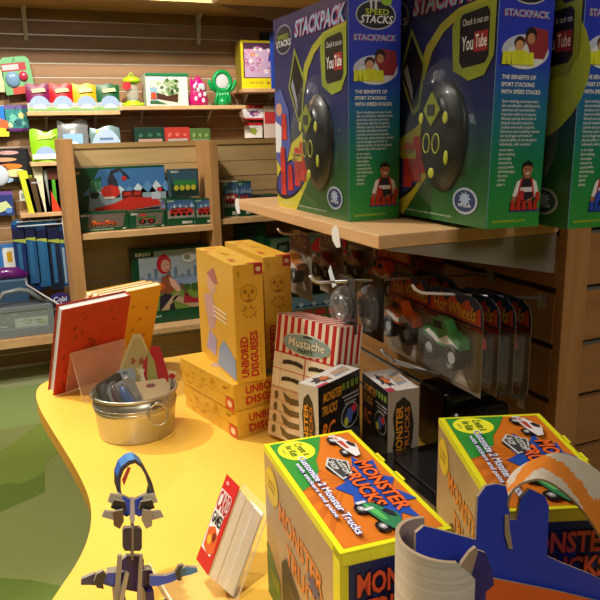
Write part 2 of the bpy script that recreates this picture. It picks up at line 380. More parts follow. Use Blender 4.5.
    # stopwatch body and clear dome on the broad face
    Y = lambda u: d*(1-u)
    if lean: o.rotation_euler.y = R(lean); o.location.z += w*sin(R(lean))
    b = MB(); b.ell((-.001, Y(.65), h*.36), .022*dome, .066, .094, mat('#14181b', .4, coat=.3), 24)
    b.ell((-.012*dome, Y(.65), h*.36+.012), .016*dome, .045, .058, mat('#20262a', .35), 8)
    tm = b.build('timer', o)
    t = MB()
    for (u, w, a, c) in ((.60, .46, .30, .5), ):
        pass
    YG = mat('#c9cf3a', .4)
    for (du, dz, r1, r2) in ((0, -.062, .009, .009), (-.036, .03, .007, .010), (.036, .03, .007, .010), (.040, -.035, .006, .012)):
        u = .65; xx = -.004-.026*dome*sqrt(max(0.02, 1-(du/.070)**2-(dz/.100)**2))
        t = MB(); t.ell((xx, Y(u)-du, h*.36+dz), .002, r1, r2, YG, 14); t.build('yellow_key', tm)
    t = MB(); t.prism([(-.0292*dome, Y(.65)+a, h*.36+.043+b) for a, b in ((0, .030), (.024, 0), (0, -.026), (-.024, 0))], (.003*dome, 0, 0), mat('#8f9a2c', .4)); t.build('diamond_plate', tm)
    t = MB(); t.box(-.0310*dome, -.0265*dome, Y(.65)-.010, Y(.65)+.010, h*.36+.035, h*.36+.052, mat('#39423c', .3)); t.build('screen', tm)
    for s_ in (-1, 1):
        t = MB(); t.tube([(-.027*dome, Y(.65)+s_*.014+.010*cos(a), h*.36-.012+.016*sin(a)) for a in [2*pi*k/14 for k in range(15)]], .0012, YG, 5, cap=False); t.build('pad_outline', tm)
    c = MB()
    prof = [(1.0, 0), (.97, .012), (.86, .030), (.6, .041), (.3, .046), (.01, .047)]
    n = 36; vs = []
    for r, hx in prof:
        for k in range(n):
            a = 2*pi*k/n; pinch = 1+.06*cos(4*a)
            vs.append((-.0008-hx*dome, Y(.65)+.088*r*cos(a)*pinch, h*.36+.122*r*sin(a)*pinch))
    c.add(vs, [[i*n+k, i*n+(k+1) % n, (i+1)*n+(k+1) % n, (i+1)*n+k][::-1] for i in range(len(prof)-1) for k in range(n)], clear('#7d858b', .13, .05), True)
    tag(c.build('blister_dome', o), 'clear plastic dome over the stopwatch')
    return o
stackbox((.600, 1.17, SZ), 'tall blue and green stacking game box farthest left on the shelf, red cups photo', 'red', wd=.108)
stackbox((.714, .912, SZ), 'middle tall blue and green stacking game box overhanging the shelf edge, red cups photo', 'red', wd=.107, lean=1.3)
stackbox((.836, .862, SZ), 'tall blue and green stacking game box at the right photo edge, blue cups photo', 'blue', title_only=True, dome=.25, lean=.8)
def price_tag(p, label):
    m = MB(); pts = []
    for k in range(14):
        a = pi*(.05+.95*k/13); pts.append((p.x, p.y-.016*cos(a), p.z+.016*sin(a)))
    pts += [(p.x, p.y+.013, p.z-.012), (p.x, p.y-.004, p.z-.024), (p.x, p.y-.020, p.z-.020)]
    m.prism(pts, (-.0015, 0, 0), WHITEP); tag(m.build('price_tag'), label, 'price tag', 'white shelf tags')
price_tag(V((SX+.0005, 1.72, SZ-.012)), 'white rounded shelf tag at the far end of the pale shelf')
price_tag(V((SX+.0005, at(336, 246, X=SX).y, SZ-.018)), 'white rounded shelf tag under the tall box nearest the shelf corner')
# ================================================================ RED HARDCOVER + YELLOW PAPERBACKS ON ACRYLIC STANDS
def tilt_obj(o, M): o.matrix_basis = M
def acrylic_stand(name, label, M, w, hb, dp, lip):
    """clear folded sheet: back plate, base ledge, front lip (local: x width, y back)"""
    t = thing(name, label, 'display stand', (0, 0, 0), 0, 'clear acrylic stands'); t.matrix_basis = M
    A = clear('#f4efe2', .10, .04); E = mat('#fbf6e8', .2, alpha=.75)
    m = MB(); m.prism([(0, 0, 0), (w, 0, 0), (w, hb*.36, hb), (0, hb*.36, hb)], (0, .003, -.001), A, E); m.build('back_plate', t)
    m = MB(); m.prism([(0, 0, 0), (w, 0, 0), (w, -dp, .0), (0, -dp, .0)], (0, 0, .003), A, E); m.build('base_ledge', t)
    m = MB(); m.prism([(0, -dp, 0), (w, -dp, 0), (w, -dp-.004, lip), (0, -dp-.004, lip)], (0, .003, 0), A, E); m.build('front_lip', t)
    return t
def book(name, label, M, w, h, t, cover, page='#e9e6df', art=None, group=None, over=.004):
    """local: lies in x (width) z (height); front cover at y=0, back at y=t; spine at x=w"""
    b = thing(name, label, 'book', (0, 0, 0), 0, group); b.matrix_basis = M
    c = P(cover) if isinstance(cover, str) else cover
    m = MB(); m.box(over, w-.002, .0025, t-.0025, over, h-over, mat(page, .8, var=.1, scale=400)); m.build('pages', b)
    m = MB(); m.box(0, w, 0, .0025, 0, h, c); m.box(0, w, t-.0025, t, 0, h, c); m.box(w-.0025, w, 0.0026, t-.0026, 0, h, c)
    if art: art(Dec(m, (0, 0, 0), (w, 0, 0), (0, 0, h)))
    m.build('cover', b, bevel=.0008); return b
def redart(D):
    r = random.Random(4); c = '#7d1a14'
    for i in range(46):
        u, w = r.uniform(.06, .94), r.uniform(.08, .95); q = r.choice((0, 1, 2, 3)); s = r.uniform(.012, .034)
        if q == 0: D.star(u, w, s, s*.8, c, 1, 5, .5)
        elif q == 1: D.ell(u, w, s*1.3, s*.5, c, 1, 10, rot=r.uniform(0, 3))
        elif q == 2: D.poly([(u-s, w-s), (u+s, w-s*.5), (u, w+s)], c, 1)
        else:
            D.rect(u-s, w-.003, u+s, w+.003, c, 1); D.rect(u-.003, w-s, u+.003, w+s*.8, c, 1)
    D.text('&', .42, .42, .60, .58, c, 1, .04)
rb0 = at(49, 397, Z=TT)
# both easels face the far aisle, so the books lean towards the camera and show their back covers
TB = R(24); dB = V((cos(TB), sin(TB), 0)); nB = V((-sin(TB), cos(TB), 0)); FWD = R(21)
def lean(p): return Matrix.Translation(p) @ Matrix.Rotation(TB, 4, 'Z') @ Matrix.Rotation(FWD, 4, 'X')
rb0 = V((rb0.x+.010, rb0.y-.004, TT+.0025))
book('hardcover_book', 'large red hardcover book leaning on a stand at the table corner', lean(rb0), .185, .246, .027, mat('#b3261b', .45, var=.06), art=redart, page='#dcdad6')
def ya(D):
    for (a, b) in ((.5, .3), (.7, .62), (.55, .8), (.82, .4), (.8, .75), (.6, .5)): D.star(a, b, .05, .03, '#b97f1c', 1, 5, .5)
for i in range(3):
    yb = rb0 + dB*(.124-.004*i) + nB*(.032/cos(FWD)+.0205/cos(FWD)*i)
    book('paperback_book', 'yellow paperback behind the red hardcover, %s of three' % ('front', 'middle', 'rear')[i], lean(yb), .178, .248, .020, '#e2a826', page='#efe2bd', art=ya, group='yellow paperbacks', over=.0015)
t = thing('acrylic_stand', 'clear acrylic book easel in front of the red hardcover book', 'display stand', rb0+dB*.028-nB*.004, TB, 'clear acrylic stands')
A = clear('#fbeee6', .10, .05); E = mat('#ffe9dc', .2, alpha=.6)
tf = tan(FWD)
m = MB(); m.prism([(.0, -.002, -.002), (.150, -.002, -.002), (.150, -.002-.115*tf, .113), (.0, -.002-.115*tf, .113)], (0, -.003, 0), A, E); m.build('front_panel', t)
m = MB(); m.prism([(.0, -.002-.115*tf, .113), (.150, -.002-.115*tf, .113), (.150, -.085, -.002), (.0, -.085, -.002)], (0, -.003, 0), A, E); m.build('support_leg', t)
m = MB(); m.box(.082, .128, -.0905, -.0895, .001, .014, P('#e6d3b6')); Dec(m, (.082, -.0906, .001), (.046, 0, 0), (0, 0, .013)).text('$ 19.95', .1, .25, .9, .75, '#4a3b36', 1)
tag(m.build('price_label', t), 'small cream price label')

# ================================================================ GALVANISED BUCKET WITH CARDED GOODS
bc = V((.219, 1.425, TT)); GALV = mat('#b9b5aa', .30, .85, var=.10, scale=30)
bk = thing('metal_bucket', 'small oval galvanised metal bucket full of carded novelties', 'bucket', bc)
BR, BHh = .086, .100
m = MB(); m.lathe([(.0, 0.002), (BR*.86, .002), (BR*.88, 0), (BR*.90, .004), (BR*.96, .058), (BR*.975, .061), (BR*.965, .064), (BR*.985, .069), (BR*.97, .072), (BR*1.0, .094), (BR*.985, .094), (BR*.95, .066), (BR*.87, .006), (0, .005)], GALV, 56, sx=1.02, sy=.98)
m.build('pail', bk)
m = MB(); m.tube([(BR*1.03*cos(a), BR*.99*sin(a), .096) for a in [2*pi*k/48 for k in range(49)]], .0032, GALV, 8, cap=False); m.build('rolled_rim', bk)
m = MB()
for zz, rr in ((.066, .972), (.073, .985)): m.tube([(BR*rr*1.02*cos(a), BR*rr*.98*sin(a), zz) for a in [2*pi*k/48 for k in range(49)]], .0016, GALV, 6, cap=False)
m.build('bead_rings', bk)
hx, hy = .030, -.081
m = MB(); m.tube([(hx+.019*cos(a), hy-.004-.006*(1-sin(a)), .066+.021*sin(a)) for a in [2*pi*k/24 for k in range(25)]], .0017, GALV, 6, cap=False); m.build('ring_handle', bk)
m = MB(); m.tube([(hx-.010, hy+.000, .086), (hx, hy-.004, .088), (hx+.010, hy-.000, .086)], .004, GALV, 8); m.build('handle_lug', bk)
def card(name, label, px, py, w, h, rz, rx, ry, face, art=None, th=.0015, group='carded novelties in the bucket', base=None, point=False):
    """upright card: anchor = its bottom centre hidden inside the bucket"""
    p = base; w *= 1.22; h *= (1.32 if point else 1.08)
    M = Matrix.Translation(p) @ Matrix.Rotation(rz, 4, 'Z') @ Matrix.Rotation(ry, 4, 'Y') @ Matrix.Rotation(rx, 4, 'X')
    m = MB(); m.prism([(-w/2, 0, 0), (w/2, 0, 0), (w/2, 0, h*.62), (w*.12, 0, h), (-w*.12, 0, h), (-w/2, 0, h*.62)] if point else [(-w/2, 0, 0), (w/2, 0, 0), (w/2, 0, h-.006), (w/2-.006, 0, h), (-w/2+.006, 0, h), (-w/2, 0, h-.006)], (0, th, 0), P(face, .5))
    if art: art(m, Dec(m, (-w/2, 0, 0), (w, 0, 0), (0, 0, h)))
    o = m.build(name, loc=(0, 0, 0)); o.matrix_basis = M; return tag(o, label, 'carded toy', group)
def inb(x, y): return V((bc.x+x*1.08, bc.y+y*1.08, TT+.016))
CR = '#e4d6ae'
def a1(m, D):
    D.poly([(.05, .3), (.95, .3), (.95, .6), (.6, .95), (.4, .95), (.05, .6)], '#b6a26c', 1)
    for i in range(8): D.star(.22+.08*i, .45+.12*(i % 3), .10, .06, ('#8a8a3c', '#d9c98e', '#a04a34')[i % 3], 2+i % 2, 5, .5, .3)
card('carded_novelty', 'pointed cream and olive patterned card at the back of the bucket', 0, 0, .060, .142, R(-8), R(-6), R(4), '#c9b988', lambda m, D: a1(m, D), base=inb(.006, .022), point=True)
def a2(m, D):
    D.poly([(.25, .95), (.5, .80), (.75, .45), (.45, .35), (.3, .6)], '#a39c55', 2); D.poly([(.1, .7), (.4, .4), (.1, .3)], '#e8dcba', 3)
card('carded_novelty', 'red card with an olive leaf pattern leaning right in the bucket', 0, 0, .055, .122, R(-25), R(-8), R(8), '#b5272c', a2, base=inb(.026, .014), point=True)
def a3(m, D):
    D.rect(0, 0, 1, 1, CR, 1); D.star(.45, .72, .42, .30, '#b82a2b', 2, 4, .7); D.star(.45, .72, .20, .14, '#e7dab4', 3, 4, .7); D.ell(.9, .9, .09, .06, '#b82a2b', 2)
card('carded_novelty', 'cream card with a red diamond ornament at the right of the bucket', 0, 0, .064, .098, R(-12), R(-4), R(10), CR, a3, base=inb(.036, .020))
def a4(m, D):
    D.ell(.56, .88, .12, .05, '#7c2b25', 1, 6); D.rect(.1, .3, .9, .34, '#b59d75', 1); D.rect(.15, .5, .2, .8, '#b59d75', 1); D.rect(.34, .55, .36, .82, '#b59d75', 1)
card('carded_novelty', 'plain kraft backing card lying across the front right of the bucket', 0, 0, .078, .092, R(4), R(-24), R(3), '#c9ad82', a4, base=inb(.026, -.030))
def blis(face, c1, c2):
    def f(m, D):
        D.rect(.05, .05, .95, .6, c1, 1)
        m.ell((0, -.006, .068), .011, .009, .036, mat(c2, .25, coat=.6), 12)
        m.ell((.001, -.008, .068), .021, .011, .046, clear('#aeb6bc', .14, .04), 14); m.prism([(-.018, -.0012, .03), (.018, -.0012, .03), (.014, -.0012, .10), (-.016, -.0012, .098)], (0, .0008, 0), P(c1))
        D.ell(.5, .93, .14, .025, '#3a3028', 2, 8)
    return f
card('carded_novelty', 'black carded novelty with a brown glossy piece leaning left in the bucket', 0, 0, .05, .112, R(24), R(-10), R(-14), '#4a463c', blis(0, '#2f2b28', '#5a3626'), base=inb(-.018, -.016))
card('carded_novelty', 'dark card with blue glossy blister in the middle of the bucket', 0, 0, .05, .104, R(10), R(-12), R(-18), '#8f8a7c', blis(0, '#6c6458', '#3f5a96'), base=inb(.004, -.030))
card('carded_novelty', 'grey card in clear film at the far left rim of the bucket', 0, 0, .05, .098, R(40), R(-8), R(-16), '#7b7666', blis(0, '#c2b795', '#4c4840'), base=inb(-.034, .0))
card('carded_novelty', 'silver film wrapped card standing in the centre of the bucket', 0, 0, .034, .110, R(0), R(-10), R(-4), '#9aa2a6', blis(0, '#b8c0c4', '#c7cdd2'), base=inb(-.004, .006))

# ================================================================ YELLOW ACTIVITY BOXES
YB = mat('#e4b238', .35, var=.10, scale=60, coat=.15); YL = '#c98f17'
def doodles(D, n, seed, c=YL, k=1, u0=.05, u1=.95, w0=.05, w1=.95, s0=.02, s1=.05, asp=1):
    r = random.Random(seed)
    for i in range(n):
        u, w, s = r.uniform(u0, u1), r.uniform(w0, w1), r.uniform(s0, s1)
        q = r.choice((0, 1, 2))
        if q == 0:
            D.ell(u, w, s, s*asp, c, k, 12); D.ell(u, w, s*.75, s*.75*asp, '#dfa61f', k+1, 12)
        elif q == 1: D.star(u, w, s, s*asp, c, k, 5, .45)
        else: D.poly([(u-s, w), (u, w+s*.5*asp), (u+s, w), (u, w+s*.25*asp)], c, k)
def disguise(name_loc, rz, label, stand=False, group='yellow disguise activity boxes', cat='game box', dim=0, S=None):
    if stand: w, d, h = .062, .25, .245
    else: w, d, h = .26, .235, .0595
    if S: w, d, h = S
    t = thing('activity_box', label, cat, name_loc, rz, group)
    m = MB()
    if stand:
        m.box(0, w, 0, d, 0, h, YB); F = faces(m, w, d, h)
        D = F['F']   # spine
        D.rect(.70, .91, 1, 1, '#b5322c', 1); D.ell(.85, .955, .09, .022, '#e8c9a0', 2, 8)
        D.text('TM', .12, .90, .2, .95, '#a8731a', 1); D.text('ACTIVITY KIT', .3, .88, .38, .97, '#a8731a', 1) if False else None
        D.ell(.5, .76, .30, .075, '#b98a20', 1, 20); D.ell(.5, .76, .27, .066, '#e0a823', 2, 20)
        D.ell(.38, .775, .07, .02, '#a8731a', 3, 10); D.ell(.62, .775, .07, .02, '#a8731a', 3, 10); D.star(.5, .74, .05, .02, '#a8731a', 3, 5); D.poly([(.3, .70), (.5, .715), (.7, .70), (.5, .685)], '#a8731a', 3)
        D.star(.5, .60, .34, .07, '#b98a20', 1, 9, .55, .2); D.ell(.5, .60, .17, .035, '#e0a823', 2, 14)
        # lettering runs up the spine
        S2 = Dec(m, (w, 0, 0), (0, 0, h), (-w, 0, 0))
        S2.text('UNBORED', .045, .58, .40, .86, '#c22f25', 2, .06); S2.text('DISGUISES', .045, .24, .44, .52, '#c22f25', 2, .06)
        S2.text('a disguise kit with masks & more', .05, .12, .40, .17, '#b0552a', 2)
        L = F['L']; L.rect(.02, .02, .98, .98, '#dfb045', 1)
        L.poly([(.18, .60), (.42, .66), (.52, .50), (.46, .34), (.30, .30)], '#c9a3a0', 2); L.ell(.42, .74, .12, .09, '#d3ac96', 2); L.poly([(.3, .82), (.5, .9), (.62, .78), (.5, .76)], '#b06a6a', 3)
        L.rect(.44, .54, .80, .555, '#f1e6cc', 4); L.rect(.44, .50, .80, .515, '#f1e6cc', 4); L.rect(.44, .46, .80, .475, '#f1e6cc', 4)
        L.poly([(.5, .02), (.98, .02), (.98, .2), (.7, .30), (.55, .18)], '#8ba3cd', 3); L.poly([(.2, .1), (.45, .08), (.5, .26), (.3, .3)], '#b5a6c8', 3)
        T = F['T']; doodles(T, 10, 3, '#c2593a', 1, s0=.06, s1=.14, asp=.5); T.rect(.5, 0, 1, .05, '#b5322c', 2)
        m.build('lid', t, bevel=.0012)
        m = MB(); m.box(.002, w-.002, .002, d-.002, -.0, .003, YB); m.build('base_tray', t)
    else:
        hl = h*.52
        m.box(.0012, w-.0012, .0012, d-.0012, 0, h-.004, YB)
        D = Dec(m, (.0012, .0012, 0), (w-.0024, 0, 0), (0, 0, h-hl)); D2 = Dec(m, (.0012, d, 0), (0, -d, 0), (0, 0, h-hl)); doodles(D2, 16, 8, '#c08a1a', 1, s0=.02, s1=.045, asp=2.5, w0=.2, w1=.8)
        m.build('base_tray', t, bevel=.001)
        m = MB(); m.box(0, w, 0, d, h-hl, h, YB); F = faces(m, w, d, hl, 0, 0, h-hl)
        doodles(F['L'], 16, 5, '#c08a1a', 1, s0=.02, s1=.045, asp=2.5, w0=.2, w1=.8)
        Ft = Dec(m, (0, -.0002, 0), (w, 0, 0), (0, 0, h))
        Ft.text('UNBORED', .11, .55, .50, .85, '#c22f25', 2, .05); Ft.text('DISGUISES', .11, .17, .58, .46, '#c22f25', 2, .05)
        Ft.text('a disguise kit with masks & more', .14, .05, .66, .12, '#b0552a', 2)
        Lf = Dec(m, (-.0002, d, 0), (0, -d, 0), (0, 0, h)); Lf.rect(.86, .03, .995, .46, '#d9552f', 2); Lf.ell(.93, .25, .04, .13, '#f0d9b0', 3, 8); Lf.rect(.82, .75, .9, .8, '#a8731a', 2)
        T = F['T']
        T.poly([(.10, .60), (.30, .72), (.46, .60), (.36, .40), (.16, .42)], '#b7a5bd', 1); T.ell(.25, .55, .10, .07, '#d9cdd6', 2); T.ell(.42, .52, .08, .07, '#9a88ad', 2)
        T.poly([(.28, .80), (.5, .82), (.52, .76), (.3, .74)], '#b5605a', 2); T.poly([(.5, .66), (.9, .70), (.92, .64), (.5, .60)], '#c08c7a', 2)
        T.poly([(.30, .10), (.55, .26), (.75, .22), (.8, .05), (.45, .03)], '#7d9bd0', 1); T.poly([(.45, .12), (.6, .2), (.7, .1)], '#a9bfe4', 2); T.poly([(.6, .32), (.95, .46), (.97, .30), (.7, .18)], '#b9a7c6', 1)
        m.build('lid', t, bevel=.001)
    return t
SR = R(13)
disguise((.399, 1.285, TT), SR, 'yellow activity box lying flat on the table, bottom of the pile')
disguise((.395, 1.287, TT+.0600), SR, 'yellow activity box lying flat on top of the other flat one')
disguise((.406, 1.290, TT+.1198), R(1.5), 'yellow activity box standing upright on the flat pile, nearest one', stand=True)
disguise((.490, 1.345, TT+.1198), R(1), 'yellow activity box standing upright just behind the front one, in shade', stand=True)

# ================================================================ STRIPED MOUSTACHE PARTY BOX
def mustache(m, D, cx, cy, s, sy, c, k):
    pts = []
    for i in range(13):
        t = i/12; pts.append((cx-s+2*s*t, cy+sy*(.35+.65*abs(sin(2*pi*t*.5+0))**.6*(1 if True else 0)) - (sy*.25 if abs(t-.5) < .05 else 0)))
    low = [(cx+s-2*s*i/12, cy - sy*(.6-.5*sin(pi*i/12))) for i in range(13)]
    D.poly(pts+low, c, k)
def mustart(F):
    D = F['L']; w = .185
    D.rect(0, .70, 1, 1, '#efe1cc', 1)
    for i in range(9): D.rect(.02+i*.111, .70, .075+i*.111, 1, '#c0272d', 2)
    D.rect(0, .42, 1, .70, '#ecdfc8', 2); D.rect(0, .695, 1, .705, '#c0272d', 3); D.rect(0, .56, 1, .566, '#d05a50', 3); D.rect(.52, .42, .535, .70, '#c0272d', 3); D.rect(.13, .42, .135, .70, '#c98f80', 3)
    D.ell(.52, .80, .38, .088, '#e6e2d2', 4, 26); D.ell(.52, .80, .36, .078, '#8fa7a8', 5, 26); D.ell(.30, .80, .16, .06, '#8fa7a8', 6); D.ell(.74, .80, .16, .06, '#8fa7a8', 6)
    D.text('Mustache', .24, .775, .82, .845, '#efe7d2', 7, .03, out='#5f7274', ob=.03); D.text('PARTY', .40, .735, .64, .762, '#2c2a2a', 7, .02)
    mustache(None, D, .54, .862, .07, .012, '#2a2624', 7)
    for cx, cy, s, sy in ((.33, .625, .17, .032), (.33, .487, .17, .03), (.76, .625, .17, .03), (.76, .487, .16, .03)): mustache(None, D, cx, cy, s, sy, '#3a3226', 4)
    D.rect(0, 0, 1, .42, '#d8bc96', 2)
    for i in range(4):
        z0 = .30-i*.095; D.rect(0, z0+.105, 1, z0+.109, '#c0665a', 4)
        D.poly([(.20, z0+.09), (.34, z0+.05), (.52, z0+.055), (.60, z0+.075), (.60, z0+.02), (.36, z0+.0), (.26, z0+.02)], '#6a5632', 4); D.ell(.10, z0+.045, .035, .035, '#6a5632', 4)
        D.poly([(.65, z0+.08), (.78, z0+.05), (.95, z0+.07), (.95, z0+.02), (.75, z0+.0)], '#6a5632', 4)
    T = F['T']
    T.rect(0, 0, 1, 1, '#e9d9cb', 1)
    for i in range(9): T.rect(0, .02+i*.111, 1, .075+i*.111, '#c8474a', 2)
    T = F['F']; T.rect(0, .7, 1, 1, '#efe1cc', 1)
    for i in range(4): T.rect(.05+i*.25, .70, .17+i*.25, 1, '#c0272d', 2)
pa_ = at(268, 438, Z=TT)
pbx = carton('party_box', 'red and white striped moustache party box beside the yellow pile', 'box', (pa_.x+.165*.39, pa_.y-.165*.92, TT+.002), .07, .165, .252, '#e6d6bb', mustart, rz=R(23))
pbx.rotation_euler = (Matrix.Rotation(R(23), 4, 'Z') @ Matrix.Rotation(R(9), 4, 'Y')).to_euler(); pbx.location.z = TT+.07*sin(R(9))

# ================================================================ TWO RC TOY BOXES
def rcbox(loc, rz, label, side):
    w, d, h = (.124, .044, .190) if side == 'R' else (.062, .11, .168)
    t = MB(); t.box(0, w, 0, d, 0, h, '#17161a', T=P('#c9c6c4'), **({'L': P('#c4bfb4')} if side == 'R' else {'F': P('#a8a094')})); F = faces(t, w, d, h)
    big = F['F'] if side == 'R' else F['L']; end = F['L'] if side == 'R' else F['F']; T = F['T']
    T.star(.3, .5, .2, .35, '#33323a', 1, 7, .6, .2); T.star(.35, .5, .12, .22, '#c2632c', 2, 7, .6, .2); T.poly([(.5, .2), (.9, .3), (.95, .8), (.6, .7)], '#8d8ea0', 1); T.text('TRUCK', .55, .35, .9, .65, '#d7a23a', 2, .03)
    T.rect(0, 0, .25, .15, '#b02a4a', 1)
    r = (end.U.length, )
    # vertical logo up the narrow end
    D = end; D.poly([(.22, .25), (.16, .35), (.22, .5), (.16, .70), (.26, .86), (.5, .92), (.72, .84), (.84, .6), (.8, .4), (.70, .22), (.5, .14), (.34, .2)], '#2a2622', 1)
    D2 = Dec(t, D.O+D.U, D.W, -D.U)
    D2.text('MONSTER', .24, .52, .82, .74, '#e39a26', 2, .04); D2.text('TRUCKS', .26, .30, .80, .46, '#c9761f', 2, .03)
    if side != 'R': end.ell(.5, .1, .3, .03, '#7c2a22', 2); end.text('RC', .3, .0, .8, .07, '#d08a2a', 3, .03)
    D = big
    D.text('MONSTER\nTRUCKS', .06, .70, .50, .92, '#dd9a2c', 2, .03, shear=.06); D.text('RC', .06, .46, .34, .62, '#e07f1e', 2, .04, shear=.05)
    D.poly([(.0, .0), (1, .0), (1, .40), (.82, .44), (.1, .25), (.0, .2)], '#3c4146', 1)
    D.ell(.74, .58, .22, .13, '#8fa3a6', 2, 20); D.ell(.74, .58, .20, .115, '#23242c', 3, 20)
    D.poly([(.6, .56), (.7, .66), (.86, .64), (.88, .56), (.72, .5)], '#4660b8', 4); D.poly([(.76, .66), (.9, .68), (.9, .6), (.8, .6)], '#c0303a', 5); D.ell(.64, .53, .05, .045, '#b9c63c', 5); D.ell(.84, .54, .05, .045, '#121212', 5)
    D.rect(.55, .78, .97, .80, '#8e8e92', 2); D.rect(.6, .74, .97, .76, '#8e8e92', 2); D.rect(.62, .70, .9, .72, '#8e8e92', 2)
    for i in range(4): D.rect(.55+.11*i, .86, .62+.11*i, .93, '#6d8a34', 2)
    D.ell(.3, .13, .14, .05, '#14151a', 3); D.ell(.55, .12, .04, .04, '#bfc7cc', 4); D.ell(.82, .16, .09, .06, '#14151a', 3)
    o = t.build('toy_truck_box', loc=loc, rz=rz, bevel=.001)
    return tag(o, label, 'box', 'small black remote control truck boxes')
q_ = at(318, 388, Z=TT+.190); rcbox((q_.x, q_.y, TT), R(27), 'small black remote control truck box leaning before the striped box', 'R')
q_ = at(388, 392, Z=TT+.168); rcbox((q_.x, q_.y, TT), R(-4), 'small black remote control truck box in shade further right', 'L')
# black film-wrapped pack in the gap
m = MB(); m.box(0, .13, 0, .10, 0, .13, mat('#0e0d0e', .12, coat=.5)); m.box(.0, .13, -.03, .0, .02, .10, mat('#141213', .15, coat=.5))
tag(m.build('wrapped_pack', loc=(.735, 1.03, TT), rz=R(3), bevel=.012, seg=3), 'taller glossy black film wrapped pack in the dark gap beside the brown panel', 'box')
m = MB(); m.box(0, .27, 0, .19, 0, .062, mat('#100f10', .14, coat=.5)); m.box(.02, .20, .03, .16, .062, .066, mat('#1b1a1c', .2, coat=.4))
tag(m.build('wrapped_pack', loc=(.555, .80, TT), bevel=.008, seg=3), 'low flat glossy black pack behind the right monster truck kit box', 'box')

# ================================================================ MONSTER TRUCK KITS
def truck(D, x, y, s, body, acc, k, rot=0, asp=1):
    def q(u, w):
        X, Y = u*cos(rot)-w*sin(rot), u*sin(rot)+w*cos(rot); return (x+X*s, y+Y*s*asp)
    def wheel(u, w, r):
        D.poly([q(u+r*cos(2*pi*i/16), w+r*.8*sin(2*pi*i/16)) for i in range(16)], '#17161a', k+2)
        D.poly([q(u+r*.55*cos(2*pi*i/12), w+r*.42*sin(2*pi*i/12)) for i in range(12)], '#8a8a90', k+3)
        D.poly([q(u+r*.25*cos(2*pi*i/8), w+r*.2*sin(2*pi*i/8)) for i in range(8)], '#d9dade', k+4)
    wheel(-.55, .22, .22); wheel(.5, .25, .2)
    D.poly([q(-.85, -.05), q(-.7, .25), (q(-.2, .42)), q(.1, .55), q(.4, .45), q(.85, .25), q(.9, 0), q(.3, -.12), q(-.4, -.15)], body, k+5)
    D.poly([q(-.25, .38), q(.05, .5), q(.3, .42), q(.1, .25), q(-.2, .22)], '#22252f', k+6)
    D.poly([q(-.8, .0), q(-.3, .15), q(.3, .1), q(.2, -.02), q(-.4, -.08)], acc, k+6)
    for u in (-.9, -.5): D.poly([q(u, .1), q(u+.12, .12), q(u+.1, -.2), q(u-.04, -.2)], '#c9ccd6', k+7)
    wheel(-.62, -.2, .27); wheel(.42, -.22, .27)
